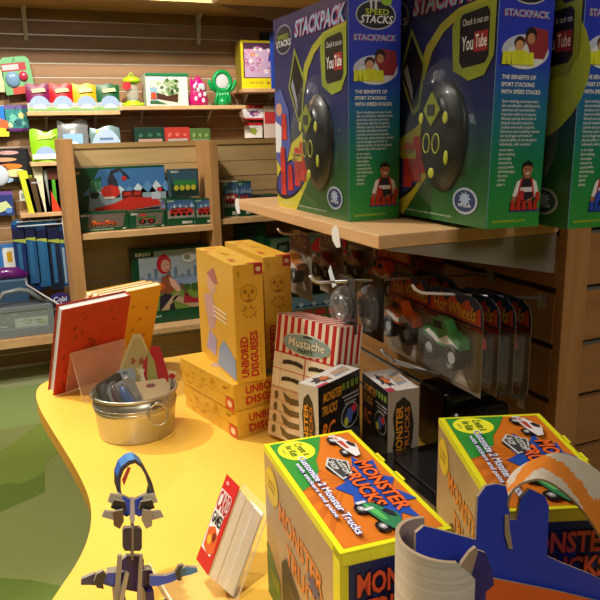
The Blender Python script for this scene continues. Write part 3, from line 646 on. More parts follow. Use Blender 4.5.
def monster(loc, rz, label, w=.128, d=.262, h=.22):
    mb = MB(); mb.box(0, w, 0, d, 0, h, '#dcd91f', L=mat('#a58b68', .4, var=.12, scale=20, coat=.2), K=P('#a58b68'), R=P('#a58b68')); F = faces(mb, w, d, h)
    D = F['TL']    # reads along the long edge: u from far to near, w from left to right
    D.rect(.025, .05, .975, .95, '#c96f1e', 1)
    for i in range(7): D.poly([(.1+.12*i, .05), (.16+.12*i, .05), (.5, .5)], '#b9611c', 2)
    D.poly([(.025, .05), (.52, .05), (.46, .22), (.36, .34), (.27, .38), (.16, .50), (.025, .62)], '#2f8a34', 3)
    D.ell(.135, .27, .105, .19, '#ecea35', 4, 24)
    Q = Dec(mb, D.p(.04, .2, 0), D.U*.19, D.W*.2)
    D.text('Create it', .065, .29, .205, .375, '#2c5f2a', 6, .02, rot=R(4)); D.text('for Kids', .075, .18, .195, .26, '#2c5f2a', 6, .03); D.text('AGES 6+', .10, .125, .17, .15, '#2c5f2a', 6)
    D.star(.60, .66, .33, .30, '#2049a8', 5, 11, .68, .12)
    D.text('MONSTER', .36, .70, .82, .85, '#e2632a', 8, .05, out='#3b0f10', ob=.05); D.text('TRUCKS', .40, .52, .76, .67, '#e2632a', 8, .05, out='#3b0f10', ob=.05)
    D.poly([(.33, .58), (.50, .48), (.54, .38), (.37, .44)], '#2a2c30', 8) if False else D.poly([(.31, .62), (.42, .66), (.44, .44), (.36, .40)], '#26282c', 7)
    D.poly([(.27, .50), (.34, .66), (.46, .60), (.50, .47), (.34, .42)], '#c3c7c8', 9); D.poly([(.285, .505), (.345, .64), (.45, .59), (.485, .485), (.345, .44)], '#3a3d42', 10)
    D.text('CUSTOM\nSHOP', .315, .46, .455, .60, '#d9dcda', 11, .03, rot=R(-4))
    truck(D, .20, .74, .14, '#d9d4da', '#b2452f', 12, rot=R(6), asp=1.7)
    truck(D, .845, .50, .145, '#2f7a52', '#54b45e', 12, rot=R(12), asp=2.0)
    D.text('Customize 2 Monster Trucks', .24, .20, .94, .275, '#dfe3f4', 20, .03, out='#3a3d9a', ob=.05); D.text('with stickers and paint', .30, .125, .80, .18, '#dfe3f4', 20, .03, out='#3a3d9a', ob=.05)
    D = F['F']; D.rect(.07, .02, .96, .93, '#1c2350', 1)
    D.star(.5, .45, .45, .4, '#2b3b86', 2, 9, .6, .1)
    D.text('MONSTER', .14, .76, .90, .88, '#e0582a', 5, .05, out='#2b0a10', ob=.05); D.text('TRUCKS', .22, .62, .86, .74, '#e0582a', 5, .05, out='#2b0a10', ob=.05)
    D.poly([(.34, .60), (.72, .60), (.66, .44), (.40, .44)], '#8b8f90', 6); D.text('CUSTOM\nSHOP', .40, .46, .66, .585, '#1c1d20', 7, .03)
    truck(D, .5, .22, .34, '#2f8456', '#54b45e', 8, asp=.8); D.rect(.02, .935, .98, .99, '#e6e42a', 2)
    D = F['L']
    D.rect(.93, 0, 1, 1, '#dcd91f', 1); D.rect(0, .96, 1, 1, '#dcd91f', 1)
    D.ell(.13, .80, .105, .12, '#cfae2c', 2, 24); D.ell(.13, .80, .098, .108, '#d9bb33', 3, 24); D.text('Create it\nfor Kids', .07, .77, .19, .84, '#8b7426', 4, .01)
    D.text('MONSTER', .24, .63, .82, .76, '#d97d26', 3, .05, rot=R(-4)); D.text('TRUCKS', .34, .44, .84, .57, '#cf7424', 3, .05, rot=R(-4))
    D.star(.72, .60, .10, .06, '#2b3472', 5, 8, .5, .3)
    D.poly([(.0, .0), (.22, .0), (.22, .22), (.1, .3), (.0, .36)], '#3b7a33', 2); D.text('2 TRUCKS', .02, .15, .2, .21, '#c9b53a', 3, .02)
    D.poly([(.26, .40), (.33, .48), (.66, .28), (.95, .02), (.26, .02)], '#0f1012', 4); D.poly([(.36, .4), (.6, .26), (.5, .2)], '#1c1e22', 5)
    T0 = mb.build('craft_kit_box', loc=loc, rz=rz, bevel=.0012)
    for q in (.42, .62): MB().box(w-.001, w+.004, d*q, d*q+.022, h-.0015, h, P('#e2df25')).build('lid_tab', T0)
    return tag(T0, label, 'box', 'monster truck craft kits')
monster((.2653, .540, TT), R(-4), 'yellow edged monster truck kit box at front centre of the table', w=.124)
monster((.4512, .5365, TT), R(-20), 'yellow edged monster truck kit box at the right, behind the blue carrier', w=.145, d=.252)
# ================================================================ HOOKS AND CARDED TRUCKS UNDER THE SHELF
def onplane(px, py, Pt, N):
    d = f_ + r_*((px-300)/FP) + u_*((300-py)/FP); o = V((0, 0, CZ)); return o + d*((V(Pt)-o).dot(N)/d.dot(N))
def hook(tip, label, white=.07, s=.06, r=.0028, wm=None):
    t = thing('peg_hook', label, 'hook', tip, 0, 'display hooks')
    L = XW-.001-tip.x
    m = MB(); pts = [(0, 0, 0), (.006, 0, -.008), (.014, 0, -.013), (.022, 0, -.0135-.022*s), (white, 0, -.0135-s*white)]
    m.tube(pts, .0045, wm or WHITEP, 8, flat=.6); m.build('white_tip' if wm is None else 'chrome_tip', t)
    m = MB(); m.tube([(white-.002, 0, -.0135-s*white), (L, 0, -.0135-s*L)], r, STEEL, 8); m.build('rod', t)
    m = MB(); m.box(L-.003, L, -.010, .010, -.0135-s*L-.02, -.0135-s*L+.01, STEEL); m.build('wall_plate', t)
    return lambda X: tip.z-.0135-s*(X-tip.x)
def toytruck(m, ox, oy, oz, s, body, acc):
    """monster truck side view facing -x, long along y"""
    a = lambda y, z: (0, oy+y*s, oz+z*s)
    pts = [a(-1, .1), a(-.9, .45), a(-.35, .55), a(-.1, .85), a(.45, .85), a(.6, .5), a(1, .45), a(1, .1), a(.2, .0), (a(-.4, .0))]
    m.prism([(ox-.016, p[1], p[2]) for p in pts], (.022, 0, 0), mat(body, .3, coat=.4))
    m.prism([(ox-.0168, *a(y, z)[1:]) for y, z in ((-.9, .15), (-.3, .42), (.1, .2), (.7, .42), (.9, .3), (.3, .08))], (.001, 0, 0), P(acc))
    m.prism([(ox-.0166, *a(y, z)[1:]) for y, z in ((-.05, .55), (0, .78), (.38, .78), (.48, .55))], (.0008, 0, 0), P('#1d222b'))
    wh = []
    for yy in (-.62, .62):
        m = MB(); wh.append(m); M = Matrix.Rotation(R(90), 4, 'Y')
        c = V((ox-.012, oy+yy*s, oz-.22*s)); r = .42*s; n = 18
        vs = []
        for q, (rr, xx) in enumerate(((.0, -.006), (.45, -.006), (.5, -.003), (.8, -.010), (1, -.007), (1, .010))):
            for k in range(n): t = 2*pi*k/n; vs.append((c.x+xx, c.y+r*rr*cos(t), c.z+r*rr*sin(t)))
        for q in range(5):
            mm = ('#b8bcc0', '#4a4c50', '#1c1b1c', '#141414', '#141414')[q]
            m.add(vs[q*n:(q+2)*n], [[k, (k+1) % n, n+(k+1) % n, n+k] for k in range(n)], mat(mm, .5), True)
    return wh
def carded(X, y0, z0, label, body='#d9602a', acc='#e9e5df', w=.165, h=.195, group='carded toy trucks on the hooks', dark=1.0, hdr=True, blister='#b9bdbb'):
    t = thing('carded_truck', label, 'carded toy', (X, y0+w/2, z0), 0, group)
    m = MB(); c = .010; K = P('#8c8271'); n = 8
    # card with a gently bowed sheet and rounded shoulders
    col = []
    for i in range(n+1):
        v = i/n; bow = .006*(2*v-1)**2
        col.append((bow, v*h))
    def off(i): return -(.012*(1-((i/n-.5)*2)**2)) * 0
    sh = [(w/2-.03, h), (w/2-.008, h-.012), (w/2, h-.035)]
    out = [(-w/2, 0), (w/2, 0), (w/2, h-.035), (w/2-.006, h-.015), (w/2-.025, h-.003), (0, h), (-w/2+.025, h-.003), (-w/2+.006, h-.015), (-w/2, h-.035)]
    m.prism([(0, -a, b) for a, b in out], (.0008, 0, 0), K)
    D = Dec(m, (0, w/2, 0), (0, -w, 0), (0, 0, h), .0004)
    if hdr:
        D.poly([(.0, .66), (1, .66), (1, .82), (.96, .92), (.85, .985), (.5, 1), (.15, .985), (.04, .92), (0, .82)], '#1c2a55', 1)
        D.poly([(.03, .72), (.08, .92), (.18, .84), (.25, .96), (.36, .86), (.48, .97), (.6, .86), (.74, .95), (.84, .84), (.95, .90), (.97, .72)], '#b6421e', 2)
        D.text('Hot Wheels', .12, .745, .88, .89, '#dba428', 3, .03, out='#3a1010', ob=.03, shear=.02)
        D.rect(.0, .655, 1, .70, '#7e2620', 3); D.text('MONSTER JAM', .2, .662, .8, .692, '#c9a79a', 4)
        D.rect(.02, .04, .98, .64, '#8a7f6d', 1); D.rect(.55, .05, .9, .14, '#b9b0a0', 2)
    else:
        D.rect(.05, .70, .95, .95, '#5a2a20', 1); D.text('TURBO', .2, .76, .8, .9, '#c59a4a', 2, .03)
    m.build('backing_card', t)
    m = MB(); wh = toytruck(m, -.012, -.002, h*.44, w*.34, body, acc); tt = m.build('toy_truck', t)
    for q in wh: q.build('wheel', tt)
    m = MB(); z1, z2 = h*.10, h*.62; y1 = w*.43; dp = .040
    vs = [(-.001, -y1, z1), (-.001, y1, z1), (-.001, y1, z2), (-.001, -y1, z2), (-dp, -y1*.82, z1+.012), (-dp, y1*.82, z1+.012), (-dp, y1*.82, z2-.015), (-dp, -y1*.82, z2-.015)]
    m.add(vs, [(4, 5, 6, 7)[::-1], (0, 1, 5, 4)[::-1], (1, 2, 6, 5)[::-1], (2, 3, 7, 6)[::-1], (3, 0, 4, 7)[::-1]], clear(blister, .16, .07), False)
    tag(m.build('blister', t, bevel=.006, seg=3), 'clear plastic blister')
    return t
H2 = at(412, 285, Y=1.02); z2 = hook(H2, 'white tipped hook nearest the camera, holding four carded trucks', .105, .15)
HC = .178
for i, X in enumerate((.735, .772, .808, .845)):
    carded(X, 1.02-.085+.002*i, z2(X)+.008-HC, ('carded toy truck at the front of the nearest hook, green truck', 'carded toy truck second on the nearest hook, red truck', 'carded toy truck third on the nearest hook, dark blue truck', 'carded toy truck rearmost on the nearest hook, by the corner post')[i], ['#3f8a4a', '#c44326', '#2a3550', '#8a2424'][i], ['#e7ebe7', '#d8a04a', '#5c6c8c', '#c9b9b0'][i], h=HC, w=.168)
H1 = at(310, 276, Y=1.176); z1 = hook(H1, 'white tipped hook reaching furthest left under the shelf', .05, .06)
carded(.74, 1.0935, z1(.74)+.008-HC, 'carded orange toy truck with striped wing on the middle hook', '#d9632a', '#f0ece6', h=HC)
carded(.80, 1.0935, z1(.80)+.008-HC, 'carded toy truck half hidden behind the orange truck card', '#c9662c', '#3b4048', h=HC)
def clam(p, s, label, tint='#3a3a3c', inner='#8c9094', group='clear clamshell packs'):
    t = thing('clamshell_pack', label, 'pack', p, 0, group)
    m = MB(); m.box(-.002, .002, -.4*s, .4*s, -s, .22*s, mat(tint, .3, coat=.3)); m.build('backing_card', t, bevel=.004)
    m = MB(); m.ell((-.014, .0, -.45*s), .012, .26*s, .30*s, mat(inner, .25, .5), 14); m.ell((-.020, .05*s, -.30*s), .010, .14*s, .12*s, mat('#2b2b2e', .3, coat=.5), 12); m.ell((-.018, -.08*s, -.62*s), .010, .13*s, .10*s, mat('#c9ccd0', .2, .6), 12); m.build('toy', t)
    m = MB(); m.ell((-.006, 0, -.42*s), .034, .30*s, .46*s, clear('#e6ebee', .16, .05), 16); m.build('blister', t)
    return t
clam(V((.60, 1.176, z1(.60)-.011)), .088, 'clear silver clamshell pack hanging nearest the left hook tip')
clam(V((.655, 1.176, z1(.655)-.013)), .105, 'dark clamshell pack hanging behind the silver one', '#232022', '#35302c')
rl = [('amber truck at the left end', '#b5702f', '#d7d2c8'), ('red truck behind the amber one', '#a5322a', '#d9b29a'), ('brown truck third along', '#8f3a22', '#c9a24a'), ('orange truck against the brown panel', '#c2572a', '#4b4b52')]
HR = V((.585, 1.50, 1.150)); zr_ = hook(HR, 'metal hook in the rear row under the shelf, upper left', .03, .05)
for k, X in enumerate((.64, .72, .80, .88)): carded(X, 1.50-.065, zr_(X)+.008-.16, 'carded toy truck in the shaded rear row, '+rl[k][0], rl[k][1], rl[k][2], w=.13, h=.16, group='carded trucks in the shaded rear row', hdr=False)
HM = V((.70, 1.31, 1.145)); zm = hook(HM, 'bare metal hook high behind the middle carded trucks', .03, .05, wm=STEEL)
carded(.78, 1.31-.075, zm(.78)+.008-.165, 'carded orange toy truck high behind the middle hook', '#cf5a26', '#e7e2da', w=.15, h=.165, group='carded trucks in the shaded rear row')
carded(.86, 1.31-.075, zm(.86)+.008-.165, 'carded brown toy truck tucked beside the brown panel', '#9a4a2a', '#2a2a33', w=.15, h=.165, group='carded trucks in the shaded rear row')
hook(at(381, 350, Y=1.06), 'thick grey slanting hook low beside the orange truck card', .03, .42, .0045, STEEL)
pt = at(333, 276, X=.585)
m = MB(); m.prism([(pt.x, pt.y+.012, pt.z+.02), (pt.x, pt.y+.022, pt.z+.006), (pt.x-.004, pt.y-.006, pt.z-.022), (pt.x-.004, pt.y-.022, pt.z-.014)], (.001, 0, 0), P('#cfdcec'))
tag(m.build('price_tag'), 'small pale blue paper tag hanging under the shelf tag', 'price tag')

# ================================================================ JOINTED CARD ROBOT FIGURE
RY = .80
rb = thing('puzzle_robot', 'dark purple and blue slotted card robot figure with loop shaped head', 'toy figure', (at(132, 590, Y=RY).x, RY, TT))
NAVY = P('#24225a', .45); BLU = P('#2747b8', .4); PUR = P('#2c1850', .45); EDG = P('#8d8474', .6); BRN = P('#5c4636', .5)
def slab(name, pts, y, th, m, e=EDG, lab=None, extra=None):
    mb = MB(); mb.prism([at(px, py, Y=y) for px, py in pts], (0, th, 0), m, e)
    if extra: extra(mb)
    o = mb.build(name, rb, world=True)
    if lab: o['label'] = lab
    return o
ring = [(121, 500), (117, 487), (117, 474), (121, 464), (128, 458), (135, 456), (142, 461), (147, 469), (152, 479), (155, 490), (153, 500), (146, 508), (136, 512), (126, 508)]
cen = (136, 486)
mb = MB()
n = len(ring); ring = [(p[0], p[1]+3) for p in ring]; cen = (136, 489); top = [at(*p, Y=RY) for p in ring]
inn = [at(cen[0]+(p[0]-cen[0])*.80, cen[1]+(p[1]-cen[1])*.86, Y=RY) for p in ring]
bk2 = [q+V((0, .022, 0)) for q in top]; bi2 = [q+V((0, .022, 0)) for q in inn]
cols = [P('#27479c'), P('#1e1f33'), P('#2f5fae'), P('#356fb4'), P('#3f7fbb'), P('#3a77b4'), P('#243a66'), P('#1f2740'), P('#20232f'), P('#1b1d28'), P('#2440a0'), P('#2747b8'), P('#2747b8'), P('#2747b8')]
for i in range(n):
    j = (i+1) % n
    mb.add([top[i], top[j], inn[j], inn[i]], [(0, 1, 2, 3)], P('#3b3a44')); mb.add([inn[i], inn[j], bi2[j], bi2[i]], [(0, 1, 2, 3)], cols[i]); mb.add([top[i], top[j], bk2[j], bk2[i]], [(3, 2, 1, 0)], cols[i]); mb.add([bk2[i], bk2[j], bi2[j], bi2[i]], [(3, 2, 1, 0)], EDG)
mb.build('head_loop', rb, world=True)
slab('loop_flash', [(124, 486), (122, 480), (128, 467), (131, 468)], RY-.0012, .001, P('#b03a33'))
def cy_(px, py, y, r, ln, m): 
    c = at(px, py, Y=y); mb = MB(); mb.tube([c, c+V((0, ln, 0))], r, m, 12); return mb
for s_, name in ((-1, 'left'), (1, 'right')):
    X = lambda d: 133+s_*d
    slab('cheek_plate', [(X(2), 500), (X(14), 494), (X(20), 500), (X(16), 512), (X(6), 517), (X(2), 514)], RY-.010, .006, BLU)
    for k, (dx, y, w, h) in enumerate(((17, 500, 8, 4), (14, 506, 8, 4), (20, 516, 11, 3))):
        slab('claw_plate', [(X(dx-w), y+h), (X(dx-w+2), y-h), (X(dx+w-3), y-h-2), (X(dx+w), y+h-2), (X(dx), y+h+1)], RY-.018-.004*k, .004, [P('#9a958a'), P('#17171f'), P('#8b8a86')][k])
    slab('jaw_plate', [(X(10), 510), (X(20), 512), (X(19), 526), (X(13), 529), (X(9), 521)], RY-.028, .004, BRN if s_ < 0 else P('#8a8272'))
slab('chin_plate', [(131, 498), (134, 498), (135, 520), (133, 524), (130, 520)], RY-.032, .004, P('#a8a4b4'))
slab('neck_post', [(131, 517), (134, 517), (134, 560), (131, 560)], RY-.02, .004, P('#7a6c5c'))
slab('neck_block', [(123, 530), (125, 528), (140, 528), (142, 530), (142, 548), (140, 551), (125, 551), (123, 548)], RY-.028, .006, P('#14163a', .3))
slab('neck_strip', [(131.5, 528), (134, 528), (133.5, 560), (131.5, 560)], RY-.0295, .001, P('#6d6154'))
slab('chest_panel', [(122, 560), (127, 556), (140, 556), (144, 560), (143, 586), (137, 592), (126, 590), (121, 584)], RY-.02, .006, PUR)
slab('shoulder_block', [(140, 571), (150, 570), (153, 572), (152, 586), (140, 588)], RY-.022, .012, PUR)
slab('shoulder_block', [(108, 573), (124, 571), (126, 584), (110, 587)], RY-.022, .012, P('#3a3a86'))
slab('side_strut', [(118, 556), (122, 555), (120, 600), (119, 640), (113, 640), (114, 600)], RY-.035, .004, EDG)
slab('side_strut', [(140, 556), (143, 555), (142, 585), (141, 640), (136, 640), (138, 585)], RY-.035, .004, EDG)
slab('torso_strut', [(126, 572), (129, 574), (124, 600), (122, 640), (116, 640), (120, 596)], RY-.04, .004, P('#9a917e'))
slab('arm', [(150, 576), (165, 576), (178, 572), (182, 570), (184, 576), (172, 582), (158, 586), (150, 586)], RY-.03, .005, P('#2b4cc0'))
slab('hand', [(176, 572), (186, 567), (197, 568), (198, 572), (190, 575), (180, 577)], RY-.036, .005, P('#3a78ac'))
slab('claw', [(175, 573), (179, 566), (184, 565), (180, 571), (182, 580), (178, 581)], RY-.042, .005, P('#2b2b33'))
slab('arm', [(124, 572), (124, 583), (108, 586), (100, 583), (98, 577), (108, 573)], RY-.03, .005, P('#2b40a8'))
slab('hand', [(103, 576), (94, 574), (82, 579), (81, 585), (90, 585), (102, 586)], RY-.036, .005, P('#33335a'))
slab('claw', [(97, 574), (103, 571), (107, 576), (103, 583), (104, 589), (97, 588), (94, 582)], RY-.042, .005, P('#25252f'))
fx = rb.location.x
mb = MB()
zt = at(130, 592, Y=RY-.02).z
for sx in (-.022, .012): mb.box(fx+sx, fx+sx+.010, RY-.03, RY+.02, TT+.004, zt, PUR)
mb.build('legs', rb, world=True)
mb = MB(); mb.box(fx-.05, fx+.05, RY-.05, RY+.04, TT, TT+.004, NAVY); mb.build('foot_plate', rb, world=True)

# ================================================================ SMALL BOOK IN AN ACRYLIC EASEL
B_ = at(233, 597, Z=TT+.004); al = R(6); n0 = V((cos(al), sin(al), 0)); ll = V((-n0.y, n0.x, 0))
A_ = onplane(207, 574, B_, ll); Dp = onplane(238, 488, B_, ll)
nn = n0; up = Dp-A_; hh = up.length; up.normalize(); pv = B_-A_; th = pv.length; perp = pv.normalized(); W_ = .040
b0 = A_.copy()
sb = thing('small_book', 'small thick book with a red printed cover leaning in an acrylic easel', 'book', (b0.x, b0.y, TT))
def pbox(m, o, a, b, c, mt, fm=None):
    vs = [o, o+a, o+a+b, o+b, o+c, o+a+c, o+a+b+c, o+b+c]
    F_ = [(0, 3, 2, 1), (4, 5, 6, 7), (0, 1, 5, 4), (1, 2, 6, 5), (2, 3, 7, 6), (3, 0, 4, 7)]
    m.add(vs, F_, mt)
m = MB()
for k in range(3): pbox(m, b0+perp*(.002+k*(th-.003)/3)+ll*(.001*(k % 2)), perp*((th-.003)/3-.0006), ll*(W_-.004), up*(hh-.002*k), mat('#f8f6f3', .7, var=.05, scale=500))
m.build('pages', sb, world=True)
m = MB(); pbox(m, b0-ll*.002-perp*.001, perp*.0022, ll*W_, up*(hh+.003), P('#cf2b2a'))
pbox(m, b0+perp*th, perp*.0015, ll*W_, up*(hh+.001), P('#d8d3ca'))
D = Dec(m, b0-ll*.002+ll*W_-perp*.001, -ll*W_, up*(hh+.003))
D.rect(.04, .16, .80, .84, '#f0e8e0', 1); D.text('CARD', .08, .62, .95, .84, '#b3282c', 3, .04, out='#f5efe8'); D.text('GAMES', .1, .47, .8, .60, '#1f1a1c', 3, .04)
D.poly([(.1, .40), (.5, .46), (.9, .38), (.95, .22), (.55, .15), (.15, .2)], '#d9622e', 2); D.ell(.4, .3, .15, .05, '#e9b03a', 3); D.ell(.65, .36, .12, .05, '#7b2a1c', 3); D.ell(.3, .93, .12, .02, '#e9a0a0', 2)
m.build('cover', sb, world=True)
es_ = thing('acrylic_stand', 'clear acrylic easel holding the small red covered book', 'display stand', (b0.x, b0.y, TT), 0, 'clear acrylic stands')
A = clear('#fbf3dc', .12, .04); E = mat('#fff6df', .2, alpha=.7)
q0 = b0+perp*(th+.003)-ll*.006; q0.z = TT+.001
m = MB(); m.prism([q0, q0+ll*.085, q0+ll*.085+up*(hh*1.1), q0+up*(hh*1.1)], perp*.003, A, E); m.build('back_plate', es_, world=True)
g0 = V((b0.x, b0.y, TT))-nn*.045-ll*.012
m = MB(); m.prism([g0, g0+nn*.085, g0+nn*.085+ll*.11, g0+ll*.11], (0, 0, .0025), A, E); m.build('base_plate', es_, world=True)
m = MB(); m.prism([g0, g0+ll*.11, g0+ll*.11-nn*.006+V((0, 0, .03)), g0-nn*.006+V((0, 0, .03))], nn*.0025, A, E); m.build('front_lip', es_, world=True)

# ================================================================ BLUE AND ORANGE CARDBOARD CARRIER (nearest object)
CY = .455
cc = thing('cardboard_carrier', 'blue and orange slotted cardboard carrier with a curved handle at lower right', 'carrier', (at(500, 560, Y=CY).x, CY, TT))
CB = mat('#2740c4', .5, var=.05, scale=15); TAU = mat('#a8927a', .7, var=.12, scale=120); ORG = mat('#ee6a2a', .5, var=.05)
WHT = wood('#c3beb6', '#dedad4', .4, sc=(2, 2, 90)); HW = mat('#ddd2c2', .4, var=.05)
def cp(px, py, y=CY): return at(px, py, Y=y)
zb = TT+.001
def downto(a): return V((a.x, a.y, zb))
pts = [(416, 533), (424, 526), (440, 530), (476, 540), (478, 497), (486, 486), (496, 484), (506, 486), (509, 500), (510, 520), (517, 520), (521, 498), (530, 489), (545, 496), (549, 506), (547, 556), (562, 563), (590, 574), (625, 592)]
top = [cp(*p) for p in pts]
m = MB(); m.prism(top+[downto(top[-1]), downto(top[0])], (0, .003, 0), CB, TAU); m.build('blue_panel', cc, world=True)
m = MB(); s1 = [(500, 488), (508, 490), (509, 535), (511, 548), (504, 546), (496, 530), (488, 515), (489, 500)]
m.prism([cp(px, py, CY-.0015) for px, py in [(505, 515), (509, 515), (510, 530), (513, 549), (509, 549), (505, 535)]], (0, .001, 0), TAU)
m.build('slot_edge', cc, world=True)
oy = CY-.05
ot = [at(px, py, Y=CY-.006) for px, py in [(474, 575), (500, 580), (560, 592), (625, 608)]]
m = MB(); m.prism(ot+[V((ot[-1].x, ot[-1].y, zb)), V((ot[0].x, ot[0].y, zb))], (0, .003, 0), ORG, TAU); m.build('orange_panel', cc, world=True)
# curved side wall
rt = at(438, 534, Y=CY-.012); R1 = .0315
zr = at(400, 530, Y=CY).z-.010
ang = [R(75+ (292-75)*k/26) for k in range(27)]
wall = []
for r in (R1, R1-.003):
    for a in ang: wall.append((rt.x+r*1.12*cos(a), rt.y+r*1.2*sin(a)))
n = len(ang)
def rimz(k): return zr + .004*sin(pi*k/(n-1)) - (.0 if k < n-5 else .005*(k-(n-5)))
vs = [(x, y, rimz(i % n)) for i, (x, y) in enumerate(wall)]+[(x, y, zb) for x, y in wall]
fo = [[i, i+1, 2*n+i+1, 2*n+i] for i in range(n-1)]; fi = [[n+i+1, n+i, 3*n+i, 3*n+i+1] for i in range(n-1)]; ft = [[i+1, i, n+i, n+i+1] for i in range(n-1)]
m = MB(); N0 = len(m.v); m.add(vs, fo, WHT, True); m.add(vs, fi, TAU, True); m.add(vs, ft+[[n-1, 2*n-1, 4*n-1, 3*n-1], [0, 2*n, 3*n, n]], TAU)
m.build('curved_wall', cc, world=True)
# slotted end flap in front
fl_ = [(452, 600), (455, 580), (462, 563), (470, 552), (476, 547), (478, 552), (474, 566), (470, 580), (468, 600)]
pp = [cp(px, py, CY-.03) for px, py in fl_]
m = MB(); m.prism([downto(pp[0])]+pp+[downto(pp[-1])], (0, .003, 0), TAU); m.build('end_flap', cc, world=True)
pp = [cp(px, py, CY-.022) for px, py in [(474, 549), (486, 553), (492, 570), (494, 585), (486, 592), (468, 602), (464, 590), (468, 565)]]
m = MB(); m.prism([downto(pp[-2])]+[pp[-1]]+pp[:5]+[downto(pp[4])], (0, .003, 0), P('#3b2f7e'), TAU); m.build('purple_flap', cc, world=True)
# curved handle strap, broad side up
def spline(pa):
    sp = []
    for i in range(len(pa)-1):
        p0, p1, p2, p3 = pa[max(i-1, 0)], pa[i], pa[i+1], pa[min(i+2, len(pa)-1)]
        for k in range(8):
            t = k/8; sp.append(.5*((2*p1)+(-p0+p2)*t+(2*p0-5*p1+4*p2-p3)*t*t+(-p0+3*p1-3*p2+p3)*t**3))
    sp.append(pa[-1]); return sp
near = spline([at(px, py, Y=CY+.004-.002*k) for k, (px, py) in enumerate([(511, 538), (509, 524), (507, 505), (512, 490), (526, 481), (546, 480), (574, 500), (598, 532), (616, 572)])])
far = spline([at(px, py, Y=CY+.010+.0038*k) for k, (px, py) in enumerate([(511, 536), (507, 520), (502, 502), (505, 486), (513, 472), (532, 460), (562, 453), (600, 472), (636, 512)])])
n = len(near)
m = MB(); o1 = []; i1 = []
for i in range(n):
    a, b = near[i], far[i]
    d = (near[min(i+1, n-1)]-near[max(i-1, 0)]).normalized(); nr = (b-a).cross(d).normalized()
    nr = nr if nr.z > 0 or i <= 17 else -nr
    if i <= 17 and nr.x > 0: nr = -nr
    o1.append([a, b]); i1.append([a-nr*.0022, b-nr*.0022])
OZ = mat('#ee8f34', .4, var=.05); K = 14
def zig(t, v):      # printed orange zigzag
    if t < .34: return False
    q = (t-.34)/.66; c = .5+.36*(2*abs(2*((q*1.6+.30) % 1)-1)-1)
    return abs(v-c) < .27 or (t < .40 and v > .7)
for i in range(n-1):
    for k in range(K):
        a, b = k/K, (k+1)/K
        v0, v1 = o1[i][0].lerp(o1[i][1], a), o1[i][0].lerp(o1[i][1], b); w0, w1 = o1[i+1][0].lerp(o1[i+1][1], a), o1[i+1][0].lerp(o1[i+1][1], b)
        m.add([v0, w0, w1, v1], [(0, 1, 2, 3)], TAU if i < 17 else (OZ if zig(i/(n-1), (a+b)/2) else HW), True)
    m.add([i1[i][0], i1[i+1][0], i1[i+1][1], i1[i][1]], [(3, 2, 1, 0)], TAU, True)
    m.add([o1[i][0], o1[i+1][0], i1[i+1][0], i1[i][0]], [(3, 2, 1, 0)], TAU); m.add([o1[i][1], o1[i+1][1], i1[i+1][1], i1[i][1]], [(0, 1, 2, 3)], TAU)
m.build('handle_strap', cc, world=True)
# ================================================================ FAR WALL DISPLAY
def wp(px, py, y=WB): return at(px, py, Y=y)
def wshelf(px0, px1, py, depth, label, y=WB, th=.022):
    a = wp(px0, py, y-depth); b = wp(px1, py, y-depth); z = (a.z+b.z)/2
    s = thing('wall_shelf', label, 'shelf', ((a.x+b.x)/2, y-depth/2, z-th), 0, None)
    m = MB(); m.box(a.x, b.x, y-depth, y-.001, z-th, z, SHELF); m.build('shelf_board', s, world=True, bevel=.002)
    for k in range(2):
        x = a.x+(b.x-a.x)*(.2+.55*k)
        m = MB(); m.prism([(x, y-.001, z-th), (x, y-depth*.5, z-th), (x, y-.001, z-th-.07)], (.012, 0, 0), mat('#bdb8ac', .5, .1)); m.build('bracket', s, world=True)
    return z, y-depth
zA, yA = wshelf(27, 120, 111, .22, 'wall shelf holding the four coloured packets')
zB, yB = wshelf(119, 246, 105.5, .22, 'wall shelf holding the lantern, tank and clear plastic toys')
zC, yC = wshelf(243, 290, 88.5, .20, 'small high wall shelf under the yellow framed kit')
zD, yD = wshelf(30, 262, 158, .22, 'long wall shelf mostly hidden behind the wooden unit top')
zE, yE = wshelf(20, 62, 213, .20, 'wall shelf under the upright books on the left')
zF, yF = wshelf(-60, 60, 341, .42, 'low pale deck shelf at the foot of the far left wall', th=.05)

def box3(name, label, cat, px0, px1, py0, py1, yf, d, base, z=None, group=None, art=None, fm={}):
    a = at(px0, py1, Y=yf); b = at(px1, py0, Y=yf)
    z0 = a.z if z is None else z
    return carton(name, label, cat, (a.x, yf, z0), b.x-a.x, d, b.z-z0, base, art, group=group, fm=fm)
